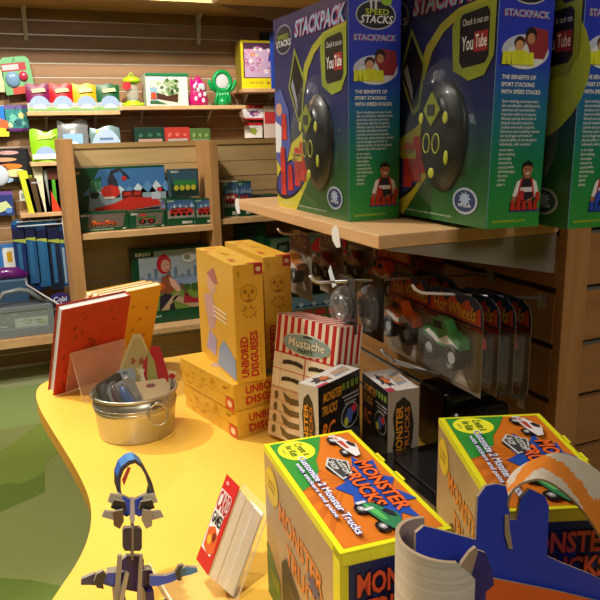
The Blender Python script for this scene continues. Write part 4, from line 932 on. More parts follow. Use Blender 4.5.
# coloured packets in clear trays
for i, (c, nm) in enumerate((('#7a1550', 'purple'), ('#c4141e', 'red'), ('#d6ae1e', 'yellow'), ('#0f5a30', 'dark green'))):
    px0 = 27+23.4*i; y = yA+.02
    a = at(px0, 100, Y=y+.03); b = at(px0+21, 84, Y=y+.03)
    m = MB(); w = b.x-a.x; h = b.z-(zA+.012); n = 6
    # soft pillow pouch, gathered at the top
    for sy in (-1, 1):
        vs = []
        for j in range(n+1):
            for k in range(n+1):
                u, v = k/n, j/n; dep = .028*(sin(pi*u)**.6)*(1-v)**.5*1.0 if 0 < u < 1 else 0
                vs.append((a.x+w*u+(.004*(v)*((u-.5)*2)), y+.035+sy*dep, zA+.012+h*v+ (.006*sin(u*9+i) if j == n else 0)))
        fs = [[j*(n+1)+k, j*(n+1)+k+1, (j+1)*(n+1)+k+1, (j+1)*(n+1)+k] for j in range(n) for k in range(n)]
        m.add(vs, fs if sy < 0 else [q[::-1] for q in fs], mat(c, .4), True)
    D = Dec(m, (a.x, y+.004, zA+.012), (w, 0, 0), (0, .012, h)); D.poly([(.22, .78), (.8, .84), (.86, .70), (.26, .64)], '#ded9a0', 4)
    tag(m.build('toy_packet'), nm+' soft toy packet in a clear tray on the upper left shelf', 'packet', 'coloured packets in trays')
    m = MB(); x0, x1 = a.x-.003, b.x+.006
    m.box(x0, x1, y-.018, y+.075, zA+.0005, zA+.004, clear('#dfe9ee', .4)); m.box(x0, x1, y-.018, y-.015, zA, zA+.045, mat('#dfe6ea', .2, alpha=.55), )
    m.box(x0+.004, x1-.004, y-.0187, y-.018, zA+.003, zA+.020, P('#8fc060'))
    pts = [((x0+x1)/2+.052*cos(t), y-.0195, zA+.030+.052*sin(t)) for t in [pi*k/14 for k in range(15)]]
    m.prism(pts, (0, .0015, 0), P('#9fb6da')); m.prism([(p[0]*.7+(x0+x1)/2*.3, y-.0205, zA+.012+(p[2]-zA-.03)*.5) for p in pts], (0, .0008, 0), P('#c9d3d8'))
    tag(m.build('clear_tray'), 'clear tray with a pale blue round label under the %s packet' % nm, 'tray', 'clear trays')
# lime lantern toy
LIME = mat('#b5e01c', .4)
c = at(133, 104, Y=yB+.06); t = thing('bug_lantern', 'lime green toy bug lantern with a clear middle and red tag', 'toy', (c.x, yB+.06, zB))
m = MB(); m.lathe([(.0, 0), (.058, 0), (.062, .008), (.040, .018), (.036, .03)], LIME, 20); m.ell((-.05, 0, .012), .02, .02, .008, LIME); m.ell((.05, 0, .012), .02, .02, .008, LIME); m.build('base', t)
m = MB(); m.lathe([(.030, .03), (.038, .06), (.036, .10), (.028, .125)], clear('#dfe8d8', .35), 20); m.build('clear_body', t)
m = MB(); m.lathe([(.028, .125), (.050, .132), (.052, .145), (.036, .16), (.0, .166)], LIME, 20); m.tube([(.02, 0, .16), (.0, 0, .185), (-.02, 0, .16)], .004, LIME, 6); m.build('cap', t)
m = MB(); m.prism([(-.055, -.045, .13), (-.02, -.05, .135), (-.012, -.05, .10), (-.04, -.048, .085), (-.06, -.045, .10)], (0, .002, 0), P('#c8262a')); tag(m.build('hang_tag', t), 'red card tag')
# framed terrarium
def tank(F):
    D = F['F']; D.rect(.03, .02, .97, .95, '#dfe3dc', 1); D.rect(.08, .06, .80, .80, '#cfd5c6', 2); D.rect(.10, .14, .26, .58, '#8fb2c9', 3)
    r = random.Random(3)
    for i in range(34): D.star(r.uniform(.26, .76), r.uniform(.30, .80), .07, .09, r.choice(('#4d7a35', '#6e9850', '#39602c', '#98b27a')), 3+i % 3, 5, .4, .3)
    D.poly([(.24, .22), (.74, .10), (.76, .38), (.50, .30), (.26, .42)], '#4c2c1c', 7); D.poly([(.10, .20), (.24, .20), (.22, .42), (.12, .42)], '#c0502a', 7); D.poly([(.08, .06), (.5, .04), (.26, .16), (.08, .16)], '#37643a', 7)
box3('terrarium_kit', 'boxed terrarium kit with plant picture and green lid', 'kit', 147, 187, 74, 106, yB+.03, .09, '#cfd8cf', zB+.0005, art=tank)
a = at(145, 75, Y=yB+.03); b = at(188, 71.5, Y=yB+.03)
T_ = [o for o in COL.objects if o.name.startswith('terrarium_kit')][0]
m = MB(); m.box(a.x, b.x, yB+.025, yB+.13, a.z-.006, a.z+.012, P('#1d7a4c')); m.build('green_lid', T_, world=True, bevel=.003)
# pink and green clear plastic figures
def looptoy(px, pyb, pyt, col, label, ring, ear):
    c = at(px, pyb, Y=yB+.06); top = at(px, pyt, Y=yB+.06); h = top.z-zB
    t = thing('plastic_toy', label, 'toy', (c.x, yB+.06, zB)); M_ = mat(col, .25, coat=.5); M2 = mat(col, .2, alpha=.65)
    m = MB()
    if ring:
        m.lathe([(.0, 0), (.04, 0), (.036, .03), (.020, .05)], M_, 18)
        for q in range(5): m.tube([(-.05+.024*q, .0, .004), (-.038+.019*q, -.012, h*.25), (-.024+.012*q, 0, h*.5)], .011, M_, 8)
        m.build('legs', t)
        m = MB(); m.tube([(.052*cos(k*2*pi/22), -.005, h*.70+.056*sin(k*2*pi/22)) for k in range(23)], .013, M_, 8, cap=False); m.build('ring', t)
        m = MB(); m.ell((0, -.004, h*.70), .042, .008, .044, clear('#e6ecf4', .6)); m.build('lens', t)
        for s_ in (-1, 1):
            m = MB(); m.tube([(s_*.035, 0, h*.40), (s_*.065, -.005, h*.50), (s_*.082, -.008, h*.68), (s_*.078, -.008, h*.74)], [.010, .012, .013, .009], M_, 8); m.build('arm', t)
    else:
        vs = [(.056, 0), (.060, .03), (.050, h*.4), (.042, h*.62), (.024, h*.86), (.0, h)]
        m.lathe([(0, 0)]+vs, M2, 18, sy=.6); m.build('body', t)
        m = MB()
        for (x, z) in ((-.025, .04), (.02, .03), (-.01, .09), (.022, .10), (0, .06), (-.03, .11), (.03, .065)): m.ell((x, -.036, z), .010, .004, .014, P('#f3d7ea'))
        m.build('white_spots', t)
        m = MB(); m.ell((.012, -.028, h*.62), .030, .010, .028, mat(col, .25, coat=.5)); m.ell((.012, -.038, h*.62), .020, .004, .018, P('#c8d6d8')); m.build('window', t)
        for s_, x in ((-1, -.032), (1, .02)):
            m = MB(); m.prism([(x-.018, -.01, h*.62), (x+.016, -.01, h*.68), (x-.012, -.01, h*.92)], (0, .02, 0), M_); m.build('ear', t)
    return t
looptoy(199, 106, 75, '#d8127f', 'magenta spotted clear plastic toy beside the terrarium kit', False, True)
looptoy(223, 106, 71, '#12984c', 'green ring headed plastic toy with raised arms', True, False)
# yellow framed flower kit
def flower(F):
    D = F['F']; D.rect(.0, .0, 1, .22, '#e8d81e', 1); D.rect(.07, .22, 1, .95, '#4a2a44', 2); D.rect(.1, .24, .99, .82, '#c9a9cc', 3)
    r = random.Random(9)
    for i in range(26):
        u, w = r.uniform(.14, .95), r.uniform(.28, .86); s = r.uniform(.04, .10); D.star(u, w, s, s*.7, r.choice(('#a8369a', '#d84aa0', '#e8dff0', '#7d3aa8', '#e07a4a', '#f0e8f4')), 4+i % 3, 8, .5); D.ell(u, w, s*.3, s*.22, '#f0d8a0', 8, 8)
    D.poly([(.75, .55), (.98, .7), (.98, .82), (.8, .75)], '#3a2a9a', 8); D.text('MAKE YOUR OWN', .25, .10, .6, .14, '#7a7218', 2); D.ell(.75, .12, .05, .03, '#c9742a', 2)
box3('storage_box', 'narrow bright blue box at the left edge of the tall stacking boxes', 'box', 271.5, 292, 34, 76, yC+.004, .012, '#2a4fb8', zC+.0005)
t = box3('flower_kit', 'yellow framed kit with pink and purple flowers on the small high shelf', 'kit', 242, 276, 41, 89, yC+.02, .11, '#d9c81e', zC+.0005, art=flower, fm=dict(L=P('#8a7a1c'), T=P('#b5a81e')))
box3('storage_box', 'small dark navy box behind the yellow framed flower kit', 'box', 262, 285, 33, 60, yC+.155, .03, '#11182c', zC+.0005)
# hanging packs right
def hangpack(px0, px1, py0, py1, base, label, art=None, y=WB-.06, th=.006, group='packs hanging on the far wall', name='hanging_pack', tilt=0, bub=None):
    a = at(px0, py1, Y=y); b = at(px1, py0, Y=y); w = b.x-a.x; h = b.z-a.z
    t = thing(name, label, 'pack', (a.x+w/2, y, b.z), 0, group)
    m = MB(); r = .12*w
    m.prism([(-w/2, 0, -h), (w/2, 0, -h), (w/2, 0, -r), (w/2-r, 0, 0), (-w/2+r, 0, 0), (-w/2, 0, -r)], (0, th, 0), P(base))
    if art: art(Dec(m, (-w/2, 0, -h), (w, 0, 0), (0, 0, h), .0006))
    o = m.build('printed_card', t)
    if bub:
        m = MB()
        for u, v, rx, rz_, c in bub: m.ell((-w/2+u*w, -.002, -h+v*h), rx*w, .018, rz_*h, c if not isinstance(c, str) else mat(c, .25, coat=.5), 14)
        m.build('blister', t)
    m = MB(); m.tube([(0, -.03, -.008), (0, WB-y-.001, -.012)], .003, STEEL, 6); m.build('hook_rod', t)
    if tilt: t.rotation_euler.y = tilt
    return t
def pk(cs, title=None, tc='#ffffff'):
    def f(D):
        for q in cs: D.rect(*q[:4], q[4], 1+(q[5] if len(q) > 5 else 0))
        if title: D.text(title, .15, .78, .85, .92, tc, 4, .02)
    return f
hangpack(243, 263, 105, 120, '#e9e6ea', 'small white pack with a red header and purple creature, under the flower kit', lambda D: (D.rect(0, .78, 1, 1, '#c8202c', 1), D.rect(0, .78, .3, 1, '#e07a2a', 2), D.rect(0, 0, 1, .12, '#c8202c', 1), D.star(.55, .45, .28, .25, '#7a3a8a', 2, 7, .6, .2), D.ell(.62, .40, .12, .1, '#c8a0a8', 3)))
hangpack(245, 262, 122.5, 138, '#e6e6e0', 'small white pack with a red header and green creature, lowest of the pair', lambda D: (D.rect(0, .82, 1, 1, '#c8202c', 1), D.star(.5, .42, .25, .3, '#8aa03a', 2, 6, .6, .2)))
hangpack(264.5, 280, 106, 138, '#d8c9be', 'narrow cream and red pack beside the blue box edge', lambda D: (D.rect(0, .85, 1, 1, '#e8dcc0', 1), D.rect(.05, .45, .95, .82, '#c23a3a', 2)))
wshelf(243, 290, 139.5, .16, 'small wall shelf just above the wooden unit at the right')
# left packs
hangpack(2.5, 28, 57, 94, '#6fae7a', 'green blister card with two small toy watches on the far left wall', lambda D: (D.rect(.02, .62, .85, .84, '#a83a40', 1), D.rect(.05, .66, .6, .80, '#d8b8bc', 2), D.rect(.25, .0, .9, .2, '#c84a3a', 1)), bub=[(.32, .40, .25, .22, mat('#7fa6cc', .2, alpha=.8)), (.70, .46, .16, .14, '#b5304a'), (.32, .40, .10, .16, '#20242c')], tilt=R(-6))
hangpack(-12, 2.5, 70, 92, '#d9c9a0', 'cream card cut by the left photo edge, above the blue pack')
hangpack(-14, 6, 106, 137, '#1f7ad8', 'blue pack with orange and yellow corner at the left photo edge', lambda D: (D.poly([(.4, .0), (1, 0), (1, .25), (.6, .3)], '#d8dc3a', 1), D.poly([(.6, .3), (1, .25), (1, .5), (.7, .6)], '#e0683a', 2)))
def jungle(D):
    D.rect(0, 0, 1, .12, '#5a1f6a', 1); D.rect(0, .85, 1, 1, '#6a5a9a', 1); D.rect(.03, .12, .97, .85, '#2f8a8a', 1)
    for u, w, s, c in ((.35, .5, .2, '#6fc0b0'), (.7, .6, .16, '#c9d88a'), (.55, .3, .2, '#1f5f6a'), (.8, .3, .12, '#8ad0c0'), (.2, .25, .12, '#d8e0a0')): D.star(u, w, s, s, c, 2, 7, .6, .2)
hangpack(6.5, 27, 105, 131.5, '#3a5a7a', 'teal and purple illustrated pack left of the coloured packets', jungle)
def craft(D):
    D.rect(.02, .02, .98, .98, '#191a22', 1)
    for u, w, a, b, c in ((.60, .88, .2, .06, '#c9a0a0'), (.50, .68, .25, .06, '#e0a078'), (.62, .48, .22, .08, '#e07a2a'), (.42, .42, .14, .10, '#f08a3a'), (.70, .28, .2, .12, '#e6cf98'), (.45, .08, .2, .1, '#9ab8d8')): D.ell(u, w, a, b, c, 2, 14)
    D.rect(.9, 0, 1, .2, '#c9d83a', 3)
hangpack(-22, 29, 148, 184, '#15161c', 'black craft kit pack with orange shapes and a round white and blue dial', craft, bub=[(.38, .22, .20, .32, mat('#c6d0e4', .3))])
hangpack(-20, 12, 191, 217, '#2a3a7a', 'dark blue pack with a pale green shape below the black craft kit', lambda D: (D.rect(0, .85, 1, 1, '#6a4a9a', 1), D.poly([(.5, .1), (.95, .3), (.8, .6), (.5, .5)], '#c9d8a0', 2), D.ell(.85, .2, .1, .12, '#5a8ad0', 3)))
hangpack(20, 29, 190, 201, '#eef2f4', 'small white price card on the slats beside the upright books', lambda D: (D.rect(.2, .2, .5, .7, '#9ab0b0', 1), D.rect(.6, .3, .9, .8, '#b0c4c4', 1)), name='price_card', th=.002)
hangpack(-12, 17, 243, 274, '#3a7fd0', 'blue and white sticker pack with a small yellow toy picture', lambda D: (D.rect(.52, .12, .92, .86, '#e8eef2', 1), D.rect(.64, .35, .80, .72, '#d8a820', 2), D.rect(.62, .05, .9, .22, '#f0f0f0', 3)))
# lime pouch, silver bags and boxes behind the wooden unit
def pouch(px0, px1, py0, py1, c, label, y=None, lab=None, tray=False):
    y = y or yD+.06; a = at(px0, py1, Y=y); b = at(px1, py0, Y=y); w = b.x-a.x; z0 = zD+.001; h = b.z-z0; n = 8
    m = MB(); rr = random.Random(px0)
    for sy in (-1, 1):
        vs = []
        for j in range(n+1):
            for k in range(n+1):
                u, v = k/n, j/n; dep = .03*(max(0, sin(pi*u))**.7)*(max(0, 1-v)**.5)+(.002*rr.uniform(-1, 1) if 0 < u < 1 and 0 < j < n else 0)
                vs.append((a.x+w*(u+(.02*rr.uniform(-1, 1) if k in (0, n) else 0)*1), y+sy*dep, z0+h*v+(.010*sin(u*7+px0) if j == n else 0)))
        fs = [[j*(n+1)+k, j*(n+1)+k+1, (j+1)*(n+1)+k+1, (j+1)*(n+1)+k] for j in range(n) for k in range(n)]
        m.add(vs, fs if sy < 0 else [q[::-1] for q in fs], c, True)
    D = Dec(m, (a.x, y-.034, z0), (w, 0, 0), (0, .022, h), .001)
    if lab: lab(D)
    return tag(m.build('foil_pouch'), label, 'pouch', 'pouches on the long wall shelf')
pouch(32, 57, 130, 157, mat('#8fc81e', .3), 'lime green foil pouch with a pale blue semicircle label', lab=lambda D: (D.poly([(.3+.0, .22)]+[(.5+.36*cos(t), .2+.28*sin(t)) for t in [pi*k/12 for k in range(13)]], '#8fa8dc', 2), D.rect(.02, .08, .98, .24, '#e2eae4', 3), D.poly([(.25, .70), (.8, .74), (.95, .86), (.3, .84)], '#c0e070', 2)))
pouch(59, 87, 121, 145, mat('#b8bcc0', .2, .6), 'crinkled silver pouch behind the wooden unit', lab=lambda D: (D.rect(.15, .4, .8, .68, '#8ab8e0', 2), D.poly([(.1, .3), (.5, .5), (.9, .3), (.9, .1), (.1, .1)], '#dfe6ea', 3)))
pouch(91, 119, 127, 148, mat('#7fa0a0', .3, .3), 'pouch behind a large pale blue semicircular card', lab=lambda D: (D.poly([(.52+.5*cos(t), .3+.65*sin(t)) for t in [pi*k/16 for k in range(17)]], '#a8bfe0', 2), D.rect(.3, .6, .75, .68, '#5a7aa0', 3), D.rect(.2, .82, .7, .92, '#d8c83a', 1)))
def sm(c1, c2):
    return lambda F: (F['F'].rect(.12, .38, .9, .62, c1, 1), [F['F'].star(.2+.3*i, .75, .1, .1, c2, 2, 5, .5, .3) for i in range(3)])
box3('small_box', 'dark green box on the long shelf above the wooden unit', 'box', 135, 164.5, 127, 143, yD+.05, .06, '#15352a', zD+.001, 'boxes on the long wall shelf', sm('#b08a80', '#3a6a50'))
box3('small_box', 'red box on the long shelf between two green ones', 'box', 165, 189.5, 127, 143, yD+.05, .06, '#b0342a', zD+.001, 'boxes on the long wall shelf', sm('#a89a98', '#d06a5a'))
box3('small_box', 'dull green box on the long shelf right of the red one', 'box', 190, 210, 128, 143, yD+.05, .06, '#4f6a34', zD+.001, 'boxes on the long wall shelf', sm('#7a8a68', '#8aa060'))
# upright books left of the wooden unit
for k, (px, w_, top, c, ln, nm) in enumerate(((29, 4, 171, '#cfd836', .032, 'thin lime yellow upright book leaning left'), (34.5, 7, 178, '#54402a', .028, 'dark brown upright book leaning left'), (42, 4.5, 166, '#e0d8b8', .024, 'tall cream upright book leaning left'), (46.5, 4, 170, '#8f968e', .0, 'thin grey upright book'), (51, 7, 168, '#4fa028', .0, 'bright green upright book'), (58.4, 3.5, 170, '#a8482a', 0, 'thin rust red upright book'))):
    y = yE+.03; a = at(px, 213, Y=y); b = at(px+w_, top, Y=y); h = b.z-zE-.001
    m = MB(); s_ = ln
    m.prism([(a.x, y, zE+.001), (b.x, y, zE+.001), (b.x-s_, y, zE+.001+h), (a.x-s_, y, zE+.001+h)], (0, .14, 0), P(c))
    if k == 4: m.prism([(a.x+.008, y-.001, zE+.002), (b.x-.006, y-.001, zE+.002), (a.x+.012, y-.001, zE+h*.5)], (0, .001, 0), P('#e0442a')); m.box(a.x+.001, b.x-.001, y-.001, y, zE+h*.75, zE+h, P('#5a2a1c'))
    if k == 1: m.box(a.x+.002, b.x-.002, y-.001, y, zE+h*.86, zE+h*.9, P('#b8b4c0'))
    if k == 0: pass
    tag(m.build('picture_book'), nm+' on the far left shelf', 'book', 'upright books on the far left shelf')
# long blue packs hanging from a wire rack
ra = at(17, 222, Y=WB-.16); rb_ = at(63, 228, Y=WB-.16)
t = thing('wire_rack', 'white wire rack holding the long blue packs', 'rack', ((ra.x+rb_.x)/2, WB-.08, ra.z))
m = MB()
for dz in (0, -.025): m.tube([(ra.x, WB-.002, ra.z+dz), (ra.x, WB-.17, ra.z+dz), (rb_.x, WB-.17, ra.z+dz), (rb_.x, WB-.002, ra.z+dz)], .004, mat('#d5d8dc', .4), 6)
m.build('rails', t, world=True)
m = MB(); m.tube([(rb_.x, WB-.17, ra.z), (rb_.x+.012, WB-.17, ra.z-.45)], .004, mat('#c5c8cc', .4), 6); m.build('upright_wire', t, world=True)
hues = ['#1a3270', '#184a7c', '#22588c', '#122e62', '#28659a', '#183f6e', '#20293e', '#1a5084']
for i in range(8):
    px = 18.5+5.6*i; y = WB-.155+.012*(i % 2); a = at(px, 290-(i % 3)*3, Y=y); b = at(px+5.6, 219+(i % 2)*2, Y=y); w = b.x-a.x-.004; h = b.z-a.z
    m = MB(); m.box(a.x, a.x+w, y, y+.010, a.z, b.z-.03, mat(hues[i], .2, coat=.5)); m.prism([(a.x, y, b.z-.03), (a.x+w, y, b.z-.03), (a.x+w*.9, y-.01, b.z-.01), (a.x+w*.5, y-.012, b.z), (a.x+w*.1, y-.01, b.z-.01)], (0, .01, 0), P(['#2b74b8', '#1a2a44'][i % 2]))
    D = Dec(m, (a.x, y, a.z), (w, 0, 0), (0, 0, h)); D.rect(.0, .72, 1, .86, '#141a40', 1); D.poly([(0, .72), (1, .72), (1, .66), (0, .70)], '#a8b84a', 1); D.rect(.3, .1, .6, .66, ['#2d6a9c', '#4f7fa8'][i % 2], 1); D.rect(.7, .05, .9, .6, '#93a8ba', 1) if i % 2 else None
    tag(m.build('long_pack'), 'long blue foil pack on the wire rack, %s from the left' % ('first', 'second', 'third', 'fourth', 'fifth', 'sixth', 'seventh', 'eighth')[i], 'pack', 'long blue packs on the wire rack')
# purple rolled pack, round sign, grey case
p = at(15, 297, Y=yF+.25)
t = thing('purple_case', 'glossy purple rounded case behind the grey carry case', 'case', (p.x, yF+.25, zF))
m = MB(); m.tube([(-.10, 0, .30), (-.05, 0, .325), (.02, 0, .32), (.08, 0, .30)], [.02, .035, .035, .02], mat('#6a1a7c', .25, coat=.5), 12); m.build('lid', t)
m = MB(); m.box(-.095, .08, -.03, .03, 0, .29, mat('#3a5a7a', .4)); m.build('body', t, bevel=.01)
p = at(60, 299, Y=yF+.02)
m = MB(); m.prism([(p.x+.052*cos(k*2*pi/24), yF+.02, p.z+.036*sin(k*2*pi/24)) for k in range(24)], (0, .004, 0), P('#3a2a78'))
Dec(m, (p.x-.05, yF+.0195, p.z-.03), (.1, 0, 0), (0, 0, .06), .001).text('Cobi', .16, .25, .86, .75, '#dfe3f4', 1, .04)
m.box(p.x-.006, p.x+.006, yF+.024, yF+.030, zF, p.z, STEEL)
tag(m.build('round_sign'), 'small oval purple shelf sign with white lettering', 'sign')
box3('blue_box', 'dark blue box under the small purple sign', 'box', 55, 66, 305, 338, yF+.05, .12, '#1f2c5a', zF+.001, art=lambda F: (F['F'].rect(.2, .2, .5, .8, '#3a4a9a', 1), F['F'].rect(.1, .85, .6, .95, '#b0b8d0', 1)))
# second long hook over the case
a, b = at(27, 285, Y=yF+.10), at(61, 306, Y=yF-.03)
m = MB(); m.tube([V((a.x, WB-.002, a.z+.03)), a, b, b+V((.004, 0, .02))], .005, mat('#d5d6da', .35, .4), 8); tag(m.build('long_hook'), 'long slanted white wire hook above the grey carry case', 'hook')
# grey carry case
ca = at(-6, 344, Y=yF+.03); cb = at(53, 303, Y=yF+.03); w = cb.x-ca.x; h = cb.z-zF
t = thing('carry_case', 'grey plastic carry case with clear window and toy picture', 'case', (ca.x, yF+.03, zF+.0005)); G = mat('#7d868c', .35, coat=.2)
m = MB(); m.box(0, w, .012, .14, 0, h, mat('#5b6468', .4)); m.box(0, w, 0, .012, 0, .05*1, G); m.box(0, w, 0, .012, h-.03, h, G); m.box(0, .02, 0, .012, .05, h-.03, G); m.box(w-.03, w, 0, .012, .05, h-.03, G)
m.build('body', t, bevel=.004)
m = MB(); D = Dec(m, (.02, .0115, .05), (w-.05, 0, 0), (0, 0, h-.08)); D.rect(0, 0, 1, 1, '#3b4638', 1); r = random.Random(5)
for i in range(30): D.star(r.uniform(.05, .95), r.uniform(.3, .95), .05, .08, r.choice(('#55604a', '#2c342a', '#7c8672', '#8f9a8c')), 2+i % 2, 5, .5, .3)
D.rect(.36, .02, .98, .58, '#c3cdc8', 5)
for i in range(26): D.star(r.uniform(.50, .92), r.uniform(.1, .5), .06, .07, r.choice(('#7ca04a', '#a3bf68', '#4f7a34', '#d8d84a', '#c9d8b0')), 6+i % 3, 6, .5, .3)
D.rect(.04, .0, .3, .12, '#2a3670', 6); D.rect(.08, .14, .22, .18, '#e8ecf0', 6)
m.build('toy_picture', t)
m = MB(); m.box(.02, w-.03, .003, .006, .05, h-.03, clear('#c5d0d0', .25)); tag(m.build('window', t), 'clear front window')
m = MB(); m.tube([(.02, .04, h), (.08, .04, h+.075), (.16, .04, h+.085), (w-.12, .04, h+.075), (w-.04, .04, h)], .013, G, 8); m.build('handle', t)

# ================================================================ WOODEN UNIT WITH TRAIN SETS
CF, CBK = 3.10, 3.34
u = thing('shelving_unit', 'pale wooden two bay shelving unit with slatted back, full of green boxes', 'shelving unit', (.9, 3.28, 0))
UP = wood('#b48450', '#c49460', sc=(14, 14, 1.2)); ctop = at(140, 142, Y=CBK).z
px = [at(65, 200, Y=CF).x, at(212, 200, Y=CF).x, 1.62, 2.3]
for i, x in enumerate(px):
    zt = at((66, 215, 300, 400)[i], (139, 141, 140, 140)[i], Y=CF).z
    m = MB(); m.box(x, x+.052 if i == 0 else x+.038, CF, CBK, 0, (zt if i < 2 else ctop+.005), UP); m.build('upright', u, world=True, bevel=.0015)
m = MB(); m.box(px[0]+.05, 2.3, CBK+.004, CBK+.03, 0, ctop, mat('#cfccc2', .35, .3, var=.2, scale=3))
PLY = wood('#bfa06c', '#ccae7c', sc=(1.2, 12, 12)); z = ctop-.10
m.box(px[0]+.05, 2.3, CBK, CBK+.012, ctop-.10, ctop, PLY)
while z > .1:
    m.box(px[0]+.05, 2.3, CBK, CBK+.004, max(0, z-.0762+.003), z-.003, PLY); z -= .0762
m.box(px[0]+.05, 2.3, CBK-.006, CBK+.032, ctop-.022, ctop, wood('#ad8a56', '#ba9863', sc=(1.2, 12, 12)))
m.build('slatted_back', u, world=True)
def ushelf(x0, x1, py, pxx, dep=.34, th=.026):
    z = at(pxx, py, Y=CF+.01).z
    m = MB(); m.box(x0, x1, CF+.01, CBK-.001, z-th, z, SHELF); m.build('shelf_board', u, world=True, bevel=.0015); return z
Z1 = ushelf(px[0]+.052, px[1], 229.5, 148); Z2 = ushelf(px[0]+.052, px[1], 326, 180)
x1r = px[1]+.038
Z3 = ushelf(x1r, 1.62, 217, 250); Z4 = ushelf(x1r, 1.62, 275, 320)
Z5 = Z4-.30
m = MB(); m.box(x1r, 1.62, CF+.01, CBK-.001, Z5-.026, Z5, SHELF); m.build('shelf_board', u, world=True)
m = MB(); m.box(px[0]+.052, px[1], CF+.01, CBK-.001, .08, .106, SHELF); m.build('shelf_board', u, world=True)
GRN = '#0f4a2c'
def mount(D, k, w0=.62, c='#4a7ab0', snow='#9fb6cf'):
    r = random.Random(k)
    for i in range(9): x = .2+.1*i; D.poly([(x-.09, w0-.1), (x, w0+r.uniform(.02, .12)), (x+.1, w0-.1)], (c, snow)[i % 2], k)
def train(D, x, y, s, body, acc, k, n=2):
    for i in range(n):
        a = x+i*s*1.05
        D.rect(a, y+s*.3, a+s*.95, y+s*.9, body, k); D.rect(a+s*.1, y+s*.9, a+s*.4, y+s*1.25, acc, k); D.rect(a+s*.15, y+s*.5, a+s*.8, y+s*.65, acc, k+1)
        for q in (.2, .7): D.ell(a+s*q, y+s*.28, s*.2, s*.28, '#141414', k+2, 12); D.ell(a+s*q, y+s*.28, s*.09, s*.13, acc, k+3, 10)
def cargo(F):
    D = F['F']; D.rect(.0, .0, 1, 1, GRN, 1); D.poly([(.14, 0), (1, 0), (1, .97), (.30, .97), (.20, .70), (.16, .35)], '#3f74ae', 2)
    D.poly([(.14, 0), (1, 0), (1, .60), (.18, .55)], '#8fa3ae', 3); mount(D, 4, .66, '#5f8fc0', '#c5d6e6'); D.poly([(.14, 0), (1, 0), (1, .42), (.16, .35)], '#a39d90', 5)
    D.rect(.02, .90, .10, .945, '#c9a44a', 3)
    D.poly([(.18, .58), (.30, .66), (.32, .86), (.20, .78)], '#1c5a3c', 6); D.rect(.19, .5, .27, .60, '#20302a', 7)
    for q in (.20, .24, .28): D.poly([(q, .6), (q+.03, .62), (q+.03, .8), (q, .77)], '#4b8a68', 7)
    D.poly([(.40, .50), (.50, .50), (.48, .76), (.44, .90), (.52, .94), (.56, .82), (.62, .80), (.60, .86), (.52, 1.0-.02), (.42, .95), (.38, .78)], '#30323c', 7); D.rect(.53, .78, .58, .84, '#c22c26', 8)
    D.ell(.40, .60, .10, .11, '#c4352c', 8); D.rect(.33, .48, .44, .52, '#d8cfc4', 9)
    D.rect(.52, .47, .74, .60, '#5c1f1c', 7); D.rect(.54, .52, .62, .58, '#b5322a', 8); D.rect(.65, .52, .72, .58, '#b5322a', 8)
    D.poly([(.24, .22), (.94, .34), (.90, .46), (.60, .50), (.42, .40), (.22, .34)], '#c23026', 9); D.poly([(.24, .22), (.94, .32), (.86, .20), (.32, .12)], '#25242c', 10)
    D.rect(.84, .44, .94, .56, '#b9c0d0', 10); D.ell(.93, .60, .03, .04, '#c23a3a', 11); D.rect(0, 0, 1, .02, GRN, 11)
box3('train_set_box', 'large green and blue harbour set box with a red ship', 'box', 75, 164, 165, 229, CF+.155, .07, GRN, Z1+.001, 'green train set boxes', cargo)
def smallset(body, acc, n, w=True):
    def f(F):
        D = F['F']; D.rect(.03, .06, .97, .94, GRN, 1); D.poly([(.18, .18), (.88, .18), (.95, .90), (.22, .90)], '#6a6058', 2)
        train(D, .26, .26, .26/n*1.9, body, acc, 4, n); D.text('BRIO', .07, .80, .24, .92, '#dfe6dc', 5, .04); D.rect(.2, .07, .7, .12, '#8fae96', 3); D.rect(.88, .06, .94, .12, '#dfe6dc', 3)
    return f
box3('train_set_box', 'small green box with a red and orange train, under the harbour picture', 'box', 78.5, 127.5, 210.5, 230.5, CF+.06, .07, GRN, Z1+.001, 'green train set boxes', smallset('#b0352a', '#e07a2a', 2))
box3('train_set_box', 'small green box with a green tractor, beside the red train box', 'box', 129.5, 165, 210, 230, CF+.06, .07, GRN, Z1+.001, 'green train set boxes', smallset('#2c6a3a', '#b0352a', 1))
def cube(body, acc, tall=.6):
    def f(F):
        for D in (F['F'], F['L']):
            D.rect(.02, .02, .98, .98, GRN, 1); D.rect(.06, .28, .96, .95, '#41628c', 2); mount(D, 3, .74, '#5c7da6', '#a9bcd0'); D.poly([(.06, .28), (.96, .28), (.96, .55), (.06, .60)], '#8c8c80', 5)
            D.poly([(.12, .42), (.8, .36), (.95, .46), (.9, .64), (.5, .66), (.14, .62)], body, 6); D.rect(.2, .52, .4, .60, acc, 7); D.rect(.5, .52, .75, .60, acc, 7)
            for q in (.22, .42, .62, .82): D.ell(q, .42, .07, .06, '#141414', 8, 10)
            D.text('BRIO', .55, .06, .9, .16, '#dfe6dc', 3, .04); D.rect(.04, .90, .3, .96, '#8fae96', 4)
    return f
box3('train_set_box', 'green cube box with a red engine, left of the pair', 'box', 167, 194, 198, 229, CF+.06, .10, GRN, Z1+.001, 'green train set boxes', cube('#b52f28', '#5c1f1c'))
box3('train_set_box', 'green cube box with a red engine, right of the pair', 'box', 196, 216, 198, 229, CF+.045, .085, GRN, Z1+.001, 'green train set boxes', cube('#b52f28', '#5c1f1c'))
zq = at(180, 198, Y=CF+.06).z
a = at(170, 196, Y=CF+.10)
